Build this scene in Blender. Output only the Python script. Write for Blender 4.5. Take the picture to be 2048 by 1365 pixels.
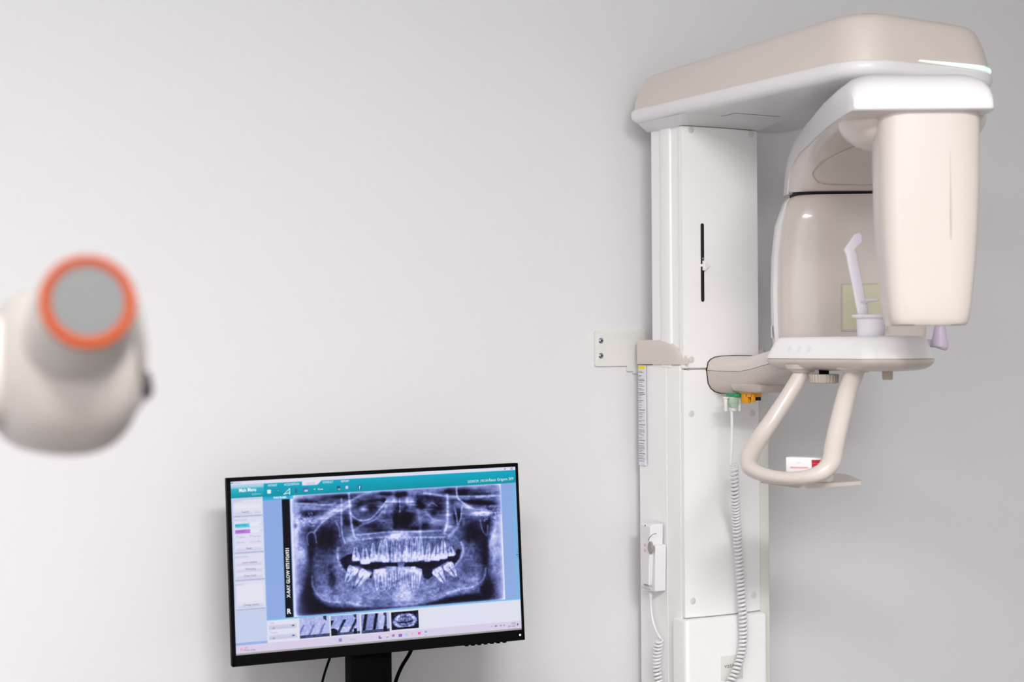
import bpy, bmesh, math, random
import numpy as np
from mathutils import Vector, Matrix
random.seed(4)
for o in list(bpy.data.objects): bpy.data.objects.remove(o)
S = bpy.context.scene; C = S.collection
PI = math.pi

# ---------------------------------------------------------------- camera
F = 3150.0; YAW = math.radians(28); ROLL = math.radians(0.4); PITCH = math.atan(8/3150)
CAM = Vector((0, 0, 1.45))
fw = Vector((math.sin(YAW)*math.cos(PITCH), math.cos(YAW)*math.cos(PITCH), math.sin(PITCH)))
rt = Vector((math.cos(YAW), -math.sin(YAW), 0)); up = rt.cross(fw)
r2 = rt*math.cos(ROLL) - up*math.sin(ROLL); u2 = up*math.cos(ROLL) + rt*math.sin(ROLL)
cd = bpy.data.cameras.new('camera'); cam = bpy.data.objects.new('camera', cd); C.objects.link(cam)
cd.sensor_width = 36; cd.lens = F*36/2048
cd.clip_start = .05; cd.clip_end = 50
cd.dof.use_dof = True; cd.dof.focus_distance = 3.05; cd.dof.aperture_fstop = 3.6
cam.matrix_world = Matrix(((r2.x, u2.x, -fw.x, CAM.x), (r2.y, u2.y, -fw.y, CAM.y), (r2.z, u2.z, -fw.z, CAM.z), (0, 0, 0, 1)))
S.camera = cam
def P(px, py, x=None, y=None, z=None, d=None):
    r = fw + r2*((px-1024)/F) - u2*((py-682.5)/F)
    if d is not None: t = d
    elif x is not None: t = (x-CAM.x)/r.x
    elif y is not None: t = (y-CAM.y)/r.y
    else: t = (z-CAM.z)/r.z
    return CAM + r*t

# ---------------------------------------------------------------- world, lamps, exposure
vs = S.view_settings
vs.view_transform = 'Standard'; vs.look = 'None'; vs.gamma = 1; vs.use_curve_mapping = False
vs.exposure = 0.53
w = bpy.data.worlds.new('world'); S.world = w; w.use_nodes = True
w.node_tree.nodes['Background'].inputs[0].default_value = (.98, .99, 1, 1)
w.node_tree.nodes['Background'].inputs[1].default_value = 1.2
def area(loc, rx, sx, sy, watts, col=(1, .998, .998), rz=0):
    l = bpy.data.lights.new('area_light', 'AREA'); l.shape = 'RECTANGLE'; l.size = sx; l.size_y = sy; l.energy = watts; l.color = col
    o = bpy.data.objects.new('area_light', l); C.objects.link(o); o.location = loc; o.rotation_euler = (rx, 0, rz)
    return o
PANELS = [((0.4, -.7), 1.1, .6, 88), ((-.6, -.3), .6, 1.2, 42)]
for (lx, ly), sx, sy, wt in PANELS:
    area((lx, ly, 2.765), 0, sx, sy, wt)

# ---------------------------------------------------------------- materials
def srgb(c):
    return tuple((v/12.92 if v <= .04045 else ((v+.055)/1.055)**2.4) for v in [x/255 for x in c])
def mat(name, rgb, rough=.4, metal=0, coat=0, noise=0.0, bump=0.0, scale=60, spec=.5, trans=0, emit=0, alpha=1):
    m = bpy.data.materials.new(name); m.use_nodes = True
    nt = m.node_tree; b = nt.nodes['Principled BSDF']
    col = srgb(rgb)+(1,)
    b.inputs['Base Color'].default_value = col
    b.inputs['Roughness'].default_value = rough; b.inputs['Metallic'].default_value = metal
    b.inputs['Coat Weight'].default_value = coat; b.inputs['Coat Roughness'].default_value = .08
    b.inputs['Specular IOR Level'].default_value = spec
    b.inputs['Transmission Weight'].default_value = trans
    if emit: b.inputs['Emission Color'].default_value = col; b.inputs['Emission Strength'].default_value = emit
    tc = nt.nodes.new('ShaderNodeTexCoord'); n = nt.nodes.new('ShaderNodeTexNoise')
    n.inputs['Scale'].default_value = scale; n.inputs['Detail'].default_value = 4
    nt.links.new(tc.outputs['Object'], n.inputs['Vector'])
    if noise:
        mx = nt.nodes.new('ShaderNodeMix'); mx.data_type = 'RGBA'
        mx.inputs[6].default_value = tuple(c*(1-noise) for c in col[:3])+(1,); mx.inputs[7].default_value = col
        nt.links.new(n.outputs['Fac'], mx.inputs[0]); nt.links.new(mx.outputs[2], b.inputs['Base Color'])
    if bump:
        bp = nt.nodes.new('ShaderNodeBump'); bp.inputs['Strength'].default_value = bump; bp.inputs['Distance'].default_value = .001
        nt.links.new(n.outputs['Fac'], bp.inputs['Height']); nt.links.new(bp.outputs[0], b.inputs['Normal'])
    return m
M = dict(
    wall=mat('wall_paint', (226, 225, 227), .75, noise=.015, bump=.15, scale=90),
    ceil=mat('ceiling_paint', (240, 240, 238), .8, noise=.02),
    floor=mat('grey_vinyl_floor', (128, 124, 120), .45, noise=.12, scale=8),
    white=mat('white_enamel', (242, 240, 240), .32, noise=.01, scale=20),
    gloss=mat('glossy_white_plastic', (228, 226, 228), .3, coat=.2, noise=.01),
    beige=mat('beige_plastic', (211, 200, 193), .28, coat=.45, noise=.015),
    beigem=mat('satin_beige_plastic', (205, 194, 186), .36, coat=.2, noise=.015),
    ivory=mat('ivory_plastic', (226, 224, 219), .4, noise=.02),
    cap=mat('screw_cap_plastic', (218, 214, 209), .45),
    rail=mat('pale_rail', (222, 221, 213), .4),
    lilac=mat('milky_lilac_plastic', (234, 230, 239), .35, noise=.02),
    lilacd=mat('lilac_plastic', (204, 190, 212), .4, noise=.02),
    label=mat('yellow_green_label', (214, 211, 182), .5, noise=.02),
    darkgrey=mat('dark_grey_plastic', (58, 50, 58), .5, noise=.03),
    grey=mat('grey_plastic', (150, 148, 146), .5, noise=.03),
    knob=mat('taupe_ribbed_plastic', (178, 166, 155), .5, noise=.05),
    dark=mat('black_gap', (10, 8, 12), .7),
    black=mat('black_plastic', (5, 4, 6), .5, noise=.1, spec=.06),
    blackm=mat('matte_black_plastic', (4, 4, 5), .6, noise=.1, spec=.06),
    metal=mat('zinc_screw_metal', (170, 178, 188), .25, metal=1),
    green=mat('green_plastic', (20, 150, 95), .35, noise=.05),
    greenp=mat('pale_green_plastic', (176, 198, 180), .35, noise=.03),
    orange=mat('amber_plastic', (236, 160, 12), .35, noise=.05),
    ring=mat('orange_ring_plastic', (140, 52, 0), .6, noise=.05, spec=.1),
    disc=mat('grey_aperture', (80, 80, 80), .6, noise=.05),
    tube=mat('warm_white_housing', (180, 173, 168), .45, noise=.02, scale=6),
    paper=mat('label_paper', (226, 224, 232), .6),
    yellow=mat('yellow_print', (240, 222, 20), .6),
    ink=mat('dark_violet_ink', (58, 42, 74), .6),
    inkg=mat('grey_ink', (122, 112, 112), .6),
    inkr=mat('pink_ink', (232, 170, 176), .6),
    key=mat('keypad_print', (230, 229, 232), .4),
    inkl=mat('light_grey_print', (218, 216, 220), .5),
    card=mat('white_card', (238, 234, 236), .55, noise=.01),
    red=mat('red_card', (190, 18, 44), .5, noise=.03),
    redink=mat('rust_ink', (226, 92, 80), .5),
    wood=mat('walnut_desk_laminate', (96, 80, 66), .45, noise=.06, scale=12),
    clear=mat('clear_plastic', (238, 236, 242), .15, trans=.25),
    lens=mat('diffuser', (255, 252, 246), .5, emit=3.0),
    green_led=mat('green_light', (40, 235, 150), .4, emit=1.2),
    glow=mat('status_lens_plastic', (232, 250, 244), .4, emit=.35),
    led=mat('white_led', (225, 230, 255), .4, emit=2.0),
)

# ---------------------------------------------------------------- mesh helpers
def thing(name, label, cat, loc=(0, 0, 0), group=None):
    o = bpy.data.objects.new(name, None); C.objects.link(o); o.location = loc; o.empty_display_size = .05
    o['label'] = label; o['category'] = cat
    if group: o['group'] = group
    return o
def wpos(o):
    p = Vector((0, 0, 0))
    while o: p += o.location; o = o.parent
    return p
def obj(name, bm, m, parent=None, smooth=True, angle=35, label=None):
    me = bpy.data.meshes.new(name)
    if isinstance(m, str): m = M[m]
    bmesh.ops.recalc_face_normals(bm, faces=bm.faces)
    if parent: bm.transform(Matrix.Translation(-wpos(parent)))
    bm.to_mesh(me); bm.free()
    for x in (m if isinstance(m, list) else [m]): me.materials.append(M[x] if isinstance(x, str) else x)
    if smooth:
        me.shade_smooth()
        try: me.set_sharp_from_angle(angle=math.radians(angle))
        except Exception: pass
    o = bpy.data.objects.new(name, me); C.objects.link(o)
    if parent: o.parent = parent
    if label: o['label'] = label
    return o
def tag(o, label, cat, group=None):
    o['label'] = label; o['category'] = cat
    if group: o['group'] = group
    return o
def struct(name, bm, m):
    o = obj(name, bm, m, smooth=False); o['kind'] = 'structure'; return o
def box(bm, x0, x1, y0, y1, z0, z1, bev=0, seg=3, mat4=None, mi=0):
    n0 = len(bm.verts)
    r = bmesh.ops.create_cube(bm, size=1)
    vs_ = r['verts']
    for v in vs_:
        v.co = Vector(((x0+x1)/2+v.co.x*(x1-x0), (y0+y1)/2+v.co.y*(y1-y0), (z0+z1)/2+v.co.z*(z1-z0)))
    fs = list({f for v in vs_ for f in v.link_faces})
    for f in fs: f.material_index = mi
    if mat4 is not None:
        for v in vs_: v.co = mat4 @ v.co
    if bev:
        es = list({e for v in vs_ for e in v.link_edges})
        rr = bmesh.ops.bevel(bm, geom=es, offset=bev, segments=seg, affect='EDGES', profile=.5)
        for f in rr['faces']: f.material_index = mi
    return bm
def BX(*a, **k): return box(bmesh.new(), *a, **k)
def loft(bm, rings, cap=True, closed=True, mi=0):
    V = [[bm.verts.new(p) for p in r] for r in rings]
    n = len(V[0])
    for a, b in zip(V, V[1:]):
        for i in range(n if closed else n-1):
            j = (i+1) % n
            f = bm.faces.new((a[i], a[j], b[j], b[i])); f.material_index = mi
    if cap:
        for r in (V[0], V[-1]):
            try: bm.faces.new(r).material_index = mi
            except ValueError: pass
    return bm
def tube(bm, pts, rad, seg=12, cap=True, flat=1.0, mi=0):
    pts = [Vector(p) for p in pts]; n = len(pts)
    rad = rad if isinstance(rad, (list, tuple)) else [rad]*n
    rings = []; prev = None
    for i, p in enumerate(pts):
        t = (pts[min(i+1, n-1)]-pts[max(i-1, 0)]).normalized()
        if prev is None:
            a = Vector((0, 0, 1)) if abs(t.z) < .9 else Vector((1, 0, 0))
            nrm = (a - t*a.dot(t)).normalized()
        else: nrm = (prev - t*prev.dot(t)).normalized()
        prev = nrm; b = t.cross(nrm)
        rings.append([p + nrm*(math.cos(2*PI*k/seg)*rad[i]) + b*(math.sin(2*PI*k/seg)*rad[i]*flat) for k in range(seg)])
    return loft(bm, rings, cap, mi=mi)
def spline(pts, n=8):
    pts = [Vector(p) for p in pts]; out = []
    for i in range(len(pts)-1):
        p0 = pts[max(i-1, 0)]; p1 = pts[i]; p2 = pts[i+1]; p3 = pts[min(i+2, len(pts)-1)]
        for k in range(n):
            t = k/n
            out.append(.5*((2*p1)+(p2-p0)*t+(2*p0-5*p1+4*p2-p3)*t*t+(3*p1-p0-3*p2+p3)*t**3))
    out.append(pts[-1]); return out
def spl1(vals, n=8):
    return [v.x for v in spline([(a, 0, 0) for a in vals], n)]
def helix(pts, turns, R, r, bm=None, k=14, seg=8):
    path = spline(pts, 12); L = [0]
    for a, b in zip(path, path[1:]): L.append(L[-1]+(b-a).length)
    N = turns*k; out = []
    j = 0; nrm = None
    for i in range(N+1):
        s = L[-1]*i/N
        while j < len(L)-2 and L[j+1] < s: j += 1
        f = (s-L[j])/max(1e-9, L[j+1]-L[j]); p = path[j].lerp(path[j+1], f)
        t = (path[min(j+2, len(path)-1)]-path[max(j-1, 0)]).normalized()
        if nrm is None: a = Vector((1, 0, 0)); nrm = (a-t*a.dot(t)).normalized()
        nrm = (nrm-t*nrm.dot(t)).normalized(); b = t.cross(nrm); an = 2*PI*i/k
        out.append(p+nrm*math.cos(an)*R+b*math.sin(an)*R)
    return tube(bm or bmesh.new(), out, r, seg), out
def rpoly(pts, r, seg=6):
    """round the corners of a plan polygon; r scalar or per corner"""
    n = len(pts); out = []
    rs = r if isinstance(r, (list, tuple)) else [r]*n
    for i in range(n):
        p = Vector(pts[i]); a = Vector(pts[i-1]); b = Vector(pts[(i+1) % n])
        da = (a-p).normalized(); db = (b-p).normalized(); q = rs[i]
        ang = da.angle(db); t = q/math.tan(ang/2); t = min(t, (a-p).length*.49, (b-p).length*.49)
        p0 = p+da*t; p1 = p+db*t
        for k in range(seg+1):
            s = k/seg; out.append((1-s)**2*p0+2*(1-s)*s*p+s*s*p1)
    return out
def prism(bm, poly, levels, mi=0):
    """poly: plan points (2D); levels: (z, inset) lofted vertically; inset scales about bbox centre in metres"""
    xs = [p.x for p in poly]; ys = [p.y for p in poly]
    cx, cy = (min(xs)+max(xs))/2, (min(ys)+max(ys))/2; hx, hy = (max(xs)-min(xs))/2, (max(ys)-min(ys))/2
    rings = [[Vector((cx+(p.x-cx)*(hx-i)/hx, cy+(p.y-cy)*(hy-i)/hy, z)) for p in poly] for z, i in levels]
    return loft(bm, rings, mi=mi)
def cyl(bm, p0, p1, r0, r1=None, seg=24, bev=0, mi=0):
    p0 = Vector(p0); p1 = Vector(p1); r1 = r0 if r1 is None else r1
    if bev:
        t = (p1-p0).normalized()
        return tube(bm, [p0, p0+t*bev*.4, p0+t*bev, p1-t*bev, p1-t*bev*.4, p1], [r0-bev, r0-bev*.25, r0, r1, r1-bev*.25, r1-bev], seg, mi=mi)
    return tube(bm, [p0, p1], [r0, r1], seg, mi=mi)
def sring(o, ex, ey, hx, hy, n=4, seg=40):
    out = []
    for k in range(seg):
        a = 2*PI*k/seg; c, s = math.cos(a), math.sin(a)
        out.append(o+ex*(hx*math.copysign(abs(c)**(2/n), c))+ey*(hy*math.copysign(abs(s)**(2/n), s)))
    return out
def text_mesh(bm, s, origin, ex, ez, width=None, height=None, mi=0, bold=0, center=False):
    """flat lettering: s drawn from origin (baseline left) along ex, upward ez, fitted to width"""
    cu = bpy.data.curves.new('t', 'FONT'); cu.body = s; cu.size = 1; cu.resolution_u = 2; cu.offset = bold
    o = bpy.data.objects.new('t', cu); C.objects.link(o)
    me = o.to_mesh(); co = [v.co.copy() for v in me.vertices]
    x0 = min(c.x for c in co); x1 = max(c.x for c in co)
    k = width/(x1-x0) if width else height/.72
    kz = height/.72 if height else k
    V = [bm.verts.new(origin+ex*((c.x-x0-((x1-x0)/2 if center else 0))*k)+ez*(c.y*kz)) for c in co]
    for p in me.polygons:
        try: bm.faces.new([V[i] for i in p.vertices]).material_index = mi
        except ValueError: pass
    o.to_mesh_clear(); bpy.data.objects.remove(o); bpy.data.curves.remove(cu)
    return bm

X_, Y_, Z_ = Vector((1, 0, 0)), Vector((0, 1, 0)), Vector((0, 0, 1))

# ---------------------------------------------------------------- room
YW = 2.811
struct('wall_back', BX(-1.7, 4.9, YW, YW+.1, 0, 2.8), 'wall')
struct('wall_left', BX(-1.7, -1.6, -2.4, YW, 0, 2.8), 'wall')
struct('wall_right', BX(4.8, 4.9, -2.4, YW, 0, 2.8), 'wall')
struct('light_block_wall', BX(.5, 4.9, -2.5, -2.4, 0, 2.8), 'wall')  # unseen half wall added so world light enters only at the left
struct('floor', BX(-1.7, 4.9, -2.4, YW+.1, -.1, 0), 'floor')
struct('ceiling', BX(-1.7, 4.9, -2.4, YW+.1, 2.8, 2.9), 'ceil')

# ---------------------------------------------------------------- panoramic x-ray machine
mach = thing('panoramic_xray_machine', 'white and beige panoramic dental x-ray machine bolted to the wall', 'x-ray machine', (1.873, 2.68, 0))
YF = 2.621; XL = 1.781; XR = 1.967
# lower column: housing body, reaches the floor
bm = prism(bmesh.new(), rpoly([(XL+.0, YF+.012), (XR+.022, YF+.012), (XR+.022, 2.785), (XL, 2.785)], [.002, .003, .003, .002]), [(.0, 0), (1.406, 0)])
obj('column', bm, 'white', mach)
bm = BX(XR+.004, XR+.030, YF+.006, YF+.03, .0, 1.404, .003); obj('side_rail', bm, 'rail', mach)
obj('side_panel', BX(XL-.0006, XL+.002, 2.682, 2.783, .0, 1.4035), 'white', mach)
# upper, moving column
bm = prism(bmesh.new(), rpoly([(XL+.004, YF+.006), (XR, YF+.006), (XR, 2.735), (XL, 2.735)], [.012, .004, .004, .004]), [(1.40, 0), (1.897, 0)])
obj('lifting_column', bm, 'white', mach)
obj('column_flange', BX(XL-.002, XL+.01, 2.662, 2.70, 1.40, 1.892, .004), 'white', mach)
def front_panel(z0, z1, name='front_panel'):
    bm = bmesh.new(); rings = []
    n = 14
    for z, i in ((z0, .002), (z0+.002, 0), (z1-.002, 0), (z1, .002)):
        r = []
        for k in range(n+1):
            t = -1+2*k/n; r.append(Vector(((XL+.0005+XR)/2+t*((XR-XL-.0005)/2-i), YF-.006*(1-t*t)**1+i, z)))
        r += [Vector((XR-i, YF+.012, z)), Vector((XL+.0005+i, YF+.012, z))]
        rings.append(r)
    loft(bm, rings); return obj(name, bm, 'white', mach, angle=40)
front_panel(1.4005, 1.887); front_panel(.9005, 1.3975)
obj('panel_seam', BX(XL+.01, XR-.004, YF+.0, YF+.01, 1.396, 1.402), 'grey', mach)
for px, py in ((1383, 260), (1503, 268), (1384, 720), (1384, 828), (1506, 827), (1387, 1203), (1508, 1191)):
    p = P(px, py, y=YF-.004); t = (p.x-1.876)/.09; yy = YF-.006*max(0, 1-t*t)
    obj('screw_cap', cyl(bmesh.new(), (p.x, yy+.002, p.z), (p.x, yy-.0012, p.z), .0068, bev=.0006), 'cap', mach)
# height scale slot with its pointer
a, b = P(1404, 447, y=YF-.004), P(1405, 604, y=YF-.004); ys = YF-.0061
bm = bmesh.new(); hw = .0036
r = [(a.x+hw*math.cos(PI*k/8), a.z-hw+hw*math.sin(PI*k/8)) for k in range(9)]+[(b.x-hw*math.cos(PI*k/8), b.z+hw-hw*math.sin(PI*k/8)) for k in range(9)]
loft(bm, [[Vector((x, ys+.004, z)) for x, z in r], [Vector((x, ys+.0005, z)) for x, z in r]])
slot = obj('height_slot', bm, 'dark', mach)
zc = P(1409, 532, y=YF).z
bm = BX(a.x-.001, a.x+.0045, ys-.006, ys+.003, zc-.010, zc+.010, .0008); box(bm, a.x-.004, a.x+.002, ys-.002, ys+.002, zc-.002, zc+.003)
loft(bm, [[Vector((a.x+.004, ys-.0055, zc+.008)), Vector((a.x+.004, ys-.0055, zc-.008)), Vector((a.x+.004, ys, zc-.008)), Vector((a.x+.004, ys, zc+.008))],
          [Vector((a.x+.014, ys-.004, zc+.0015)), Vector((a.x+.014, ys-.004, zc-.0015)), Vector((a.x+.014, ys, zc-.0015)), Vector((a.x+.014, ys, zc+.0015))]])
obj('pointer', bm, 'white', slot)
obj('pin', cyl(bmesh.new(), (a.x, ys+.001, P(1404, 518, y=YF).z), (a.x, ys-.001, P(1404, 518, y=YF).z), .0025), 'metal', slot)
# base panel with rounded upper lip
bm = prism(bmesh.new(), rpoly([(XL-.009, YF-.017), (XR+.006, YF-.017), (XR+.006, YF+.03), (XL-.009, YF+.03)], [.010, .010, .002, .002]), [(.02, 0), (.893, 0), (.8965, .0012), (.8985, .004), (.899, .007)])
bas = obj('base_panel', bm, 'white', mach)
p0, p1 = P(1441, 1314, y=YF-.018), P(1486, 1357, y=YF-.018)
bd = obj('badge', BX(p0.x, p1.x, YF-.0185, YF-.016, p1.z, p0.z, .0008), 'ivory', bas)
q = P(1449, 1338, y=YF-.0188)
obj('lettering', text_mesh(bmesh.new(), 'vatech', Vector((q.x, YF-.0188, q.z)), X_, Z_, width=.037), 'inkg', bas, smooth=False)
# beige collar wrapping the column
bm = bmesh.new(); rings = []
ztop = lambda y: 1.4585-.0*(y) if y > 2.70 else 1.4585-5.0*(2.70-y)**2
def collar(side):
    x_in, x_out = (XL+.006, XL-.0045) if side < 0 else (XR-.004, XR+.034)
    bm = bmesh.new(); rings = []
    ysq = [2.785, 2.782, 2.75, 2.72, 2.70, 2.68, 2.66, 2.64, 2.625, 2.614, 2.610]
    for y in ysq:
        zt = ztop(y); o = x_out if y > 2.63 else x_in+(x_out-x_in)*max(0.15, ((y-2.605)/.03))
        e = .012
        sgn = -1 if side < 0 else 1
        prof = [(x_in, 1.4085), (o, 1.4085)]
        for k in range(6):
            a_ = PI/2*k/5
            prof.append((o-sgn*e*(1-math.cos(a_))*.8 if abs(o-x_in) > e else o-sgn*abs(o-x_in)*.6*(1-math.cos(a_)), zt-e+e*math.sin(a_)))
        prof.append((x_in, zt))
        rings.append([Vector((x, y, z)) for x, z in prof])
    loft(bm, rings); return bm
obj('collar', collar(-1), 'beige', mach, angle=50)
obj('collar', collar(1), 'beige', mach, angle=50)
# wall bracket with its screws
bx0 = P(1187, 700, y=YW).x
poly = [(bx0, P(1187, 662, y=YW).z), (XL+.03, P(1250, 661, y=YW-.006).z), (XL+.03, 1.388), (P(1264, 745, y=YW).x, 1.388), (P(1264, 745, y=YW).x, 1.393), (P(1251, 740, y=YW).x, 1.393), (P(1251, 740, y=YW).x, 1.4045), (bx0, 1.4045)]
pr = rpoly(poly, [.006, .001, .001, .001, .001, .004, .001, .005], 4)
bm = loft(bmesh.new(), [[Vector((p.x, YW, p.y)) for p in pr], [Vector((p.x, YW-.005, p.y)) for p in pr], [Vector((p.x, YW-.006, p.y)) for p in pr]])
br = obj('wall_bracket', bm, 'ivory', mach)
for py in (682, 712):
    p = P(1202, py, y=YW-.007)
    sl = bmesh.new()
    loft(sl, [[Vector((p.x+.0088*math.cos(a_), YW-.006, p.z-.0005+(.0125)*math.sin(a_))) for a_ in [2*PI*k/24 for k in range(24)]],
              [Vector((p.x+.008*math.cos(a_), YW-.0068, p.z-.0005+(.0117)*math.sin(a_))) for a_ in [2*PI*k/24 for k in range(24)]]])
    wsh = obj('washer', sl, 'ivory', br)
    sc = cyl(bmesh.new(), (p.x, YW-.0065, p.z), (p.x, YW-.0095, p.z), .0058, .004, bev=.0008)
    s_ = obj('screw', sc, 'metal', br)
    cr = box(bmesh.new(), p.x-.0028, p.x+.0028, YW-.0099, YW-.0088, p.z-.0007, p.z+.0007); box(cr, p.x-.0007, p.x+.0007, YW-.0099, YW-.0088, p.z-.0028, p.z+.0028)
    obj('screw_recess', cr, 'dark', br)
# instruction label on the column side
za, zb = P(1284, 731, x=XL-.005).z, P(1285, 931, x=XL-.005).z
ya, yb = P(1277, 731, x=XL-.0045).y, P(1291, 731, x=XL-.0045).y
ya = min(ya, 2.783)
lb = obj('warning_label', BX(XL-.0052, XL-.0038, yb, ya, zb, za-.0005), 'paper', mach, smooth=False)
bm = BX(XL-.0056, XL-.005, yb+.001, ya-.001, za-.0075, za-.0015); obj('yellow_band', bm, 'yellow', lb, smooth=False)
bm = bmesh.new(); z = za-.012; i = 0
while z > zb+.006:
    thick = .00075 if i % 7 != 5 else .0011; wv = random.uniform(.35, .95) if i % 7 != 5 else .98
    y0 = ya-.0015; box(bm, XL-.0056, XL-.005, y0-(ya-yb-.003)*wv, y0, z-thick, z)
    z -= random.choice((.0028, .0034, .005, .0062)); i += 1
obj('print_lines', bm, 'ink', lb, smooth=False)

# overhead arm
def arm_poly(x0=1.747, x1=2.118, y0=2.064, y1=2.752):
    return rpoly([(x0-.004, y1), (x0+.018, y0), (x1, y0+.012), (x1+.008, y1)], [.022, .075, .10, .05], 10)
ap = arm_poly()
def armcover():
    bm = bmesh.new(); rings = []
    levels = [(1.930, .0, 0), (1.934, .0005, 0), (1.955, .003, 0), (1.98, .009, 0), (2.00, .0155, 1), (2.008, .020, 1), (2.0135, .026, 1), (2.0165, .034, 1), (2.0185, .05, 1), (2.0195, .09, 1)]
    cx, cy = 1.935, 2.42
    for z, i, dome in levels:
        r = []
        for p in ap:
            v = Vector((cx+(p.x-cx)*(1-i/.19), cy+(p.y-cy)*(1-i/.36)))
            s = 0 if z < 1.94 else (z-1.93)/.09
            dz = 0
            if p.y > 2.5: dz = -.018*s*((p.y-2.5)/.27)**1.5
            if p.y < 2.2: dz = .002*s
            dz += -.005*s*max(0, (p.x-1.95)/.17)
            r.append(Vector((v.x, v.y, z+dz)))
        rings.append(r)
    return loft(bm, rings)
obj('overhead_arm_cover', armcover(), 'beige', mach, angle=50)
bm = prism(bmesh.new(), ap, [(1.9025, .016), (1.904, .006), (1.909, -.001), (1.9165, -.004), (1.927, -.004), (1.931, -.001), (1.931, .01)])
arm = obj('overhead_arm_base', bm, 'gloss', mach, angle=50)
# neck flare from column to arm
bm = loft(bmesh.new(), [[Vector((p.x, p.y, 1.888)) for p in rpoly([(XL-.004, YF-.006), (XR+.006, YF-.006), (XR+.006, 2.745), (XL-.004, 2.745)], .006)],
                        [Vector((p.x, p.y, 1.9035)) for p in rpoly([(1.752, 2.56), (1.999, 2.57), (2.02, 2.748), (1.752, 2.748)], .02)]])
obj('neck', bm, 'gloss', mach)
bm = BX(1.84, 1.842, 2.52, 2.60, 1.9018, 1.9026); box(bm, 1.84, 1.95, 2.52, 2.522, 1.9018, 1.9026)
obj('underside_seam', bm, 'grey', arm)
# status light strip at the front edge of the arm
fr = sorted([p for p in ap if p.y < 2.115 and p.x > 1.86], key=lambda p: p.x)
lp = [Vector((x, 2.0635+.012*(x-1.765)/.353, 1.9365)) for x in (1.90, 1.93, 1.96, 1.99)]+[Vector((p.x, p.y-.0005, 1.9365)) for p in fr if p.x > 2.01]
n_ = len(lp)
obj('status_lens', tube(bmesh.new(), lp, [.001+.0035*math.sin(PI*min(1, (k+.5)/n_*.8)) for k in range(n_)], 10, flat=.8), 'glow', mach)
obj('status_light', tube(bmesh.new(), [p+Vector((.001, -.0012, .003-.0035*k/4)) for k, p in enumerate(lp[-5:-1])], .0016, 8), 'green_led', mach)

# rotating unit (C-arm): local frame e = towards the patient side drum, s = sideways
Rr = P(1703, 690, d=3.08); Dd = P(1850, 690, d=2.50); Rr.z = Dd.z = 0
ex = (Dd-Rr).normalized(); sx = Vector((-ex.y, ex.x, 0))
if sx.dot(r2) < 0: sx = -sx
def SO(t): return -.017*max(0, min(1, (.45-t)/.4))
def Q(t, s, z): return Dd-ex*t+sx*s+Z_*z      # t backwards from the drum
SEP = (Dd-Rr).length
# C-arm white shell and beige liner
ST = [  # O(t,z)  L(t,z)  I(t,z)  halfwidth outer, halfwidth lip
    ((-.069, 1.838), (-.0735, 1.8115), (-.045, 1.808), .070, .102),
    ((-.065, 1.850), (-.0725, 1.810), (-.043, 1.806), .074, .107),
    ((-.048, 1.864), (-.066, 1.809), (-.035, 1.804), .078, .110),
    ((-.020, 1.872), (-.030, 1.809), (-.015, 1.803), .082, .113),
    ((.10, 1.875), (.10, 1.810), (.10, 1.803), .084, .115),
    ((.25, 1.875), (.25, 1.811), (.25, 1.801), .090, .116),
    ((.40, 1.873), (.40, 1.812), (.33, 1.796), .090, .114),
    ((.50, 1.868), (.49, 1.812), (.41, 1.785), .090, .114),
    ((.58, 1.855), (.545, 1.803), (.455, 1.768), .090, .115),
    ((.64, 1.830), (.575, 1.788), (.48, 1.752), .094, .118),
    ((.67, 1.795), (.590, 1.770), (.492, 1.743), .100, .120),
    ((.68, 1.745), (.598, 1.743), (.50, 1.741), .106, .121)]
def shellring(O, L, ho, hl):
    r = []
    o = Vector(O); l = Vector(L)
    for sg in (-1, 1):
        part = []
        for f, hh in ((0, hl), (.25, hl), (.5, hl*.985+ho*.015), (.72, hl*.85+ho*.15), (.88, hl*.55+ho*.45), (.97, ho)):
            q = l.lerp(o, f); part.append((q, sg*hh))
        part.append((o, sg*ho*.82)); r.append(part)
    pts = [Q(q.x, s+SO(q.x), q.y) for q, s in r[0]]+[Q(o.x, SO(o.x), o.y)]+[Q(q.x, s+SO(q.x), q.y) for q, s in reversed(r[1])]
    return pts
rot = obj('rotating_arm', loft(bmesh.new(), [shellring(O, L, ho, hl) for O, L, I, ho, hl in ST]), 'gloss', mach, angle=50)
def liner(L, I, hl):
    def Q(t, s, z): return Dd-ex*t+sx*(s+SO(t))+Z_*z
    l = Vector(L); i = Vector(I); r = []
    w0 = hl-.002
    r = [Q(l.x, -w0, l.y+.004), Q(l.x, -w0, l.y)]
    n = 12
    for k in range(n+1):
        a_ = PI*k/n; c = -math.cos(a_); s = math.sin(a_)
        q = l.lerp(i, min(1, s**.45)); r.append(Q(q.x, c*w0*(.985 if 0 < k < n else 1), q.y))
    r += [Q(l.x, w0, l.y), Q(l.x, w0, l.y+.004)]
    return r
obj('arm_liner', loft(bmesh.new(), [liner((L[0]+(.006 if k_ < 2 else 0), L[1]+.001), I, hl-.001) for k_, (O, L, I, ho, hl) in enumerate(ST[1:])]), 'beige', mach, angle=60)
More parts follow.
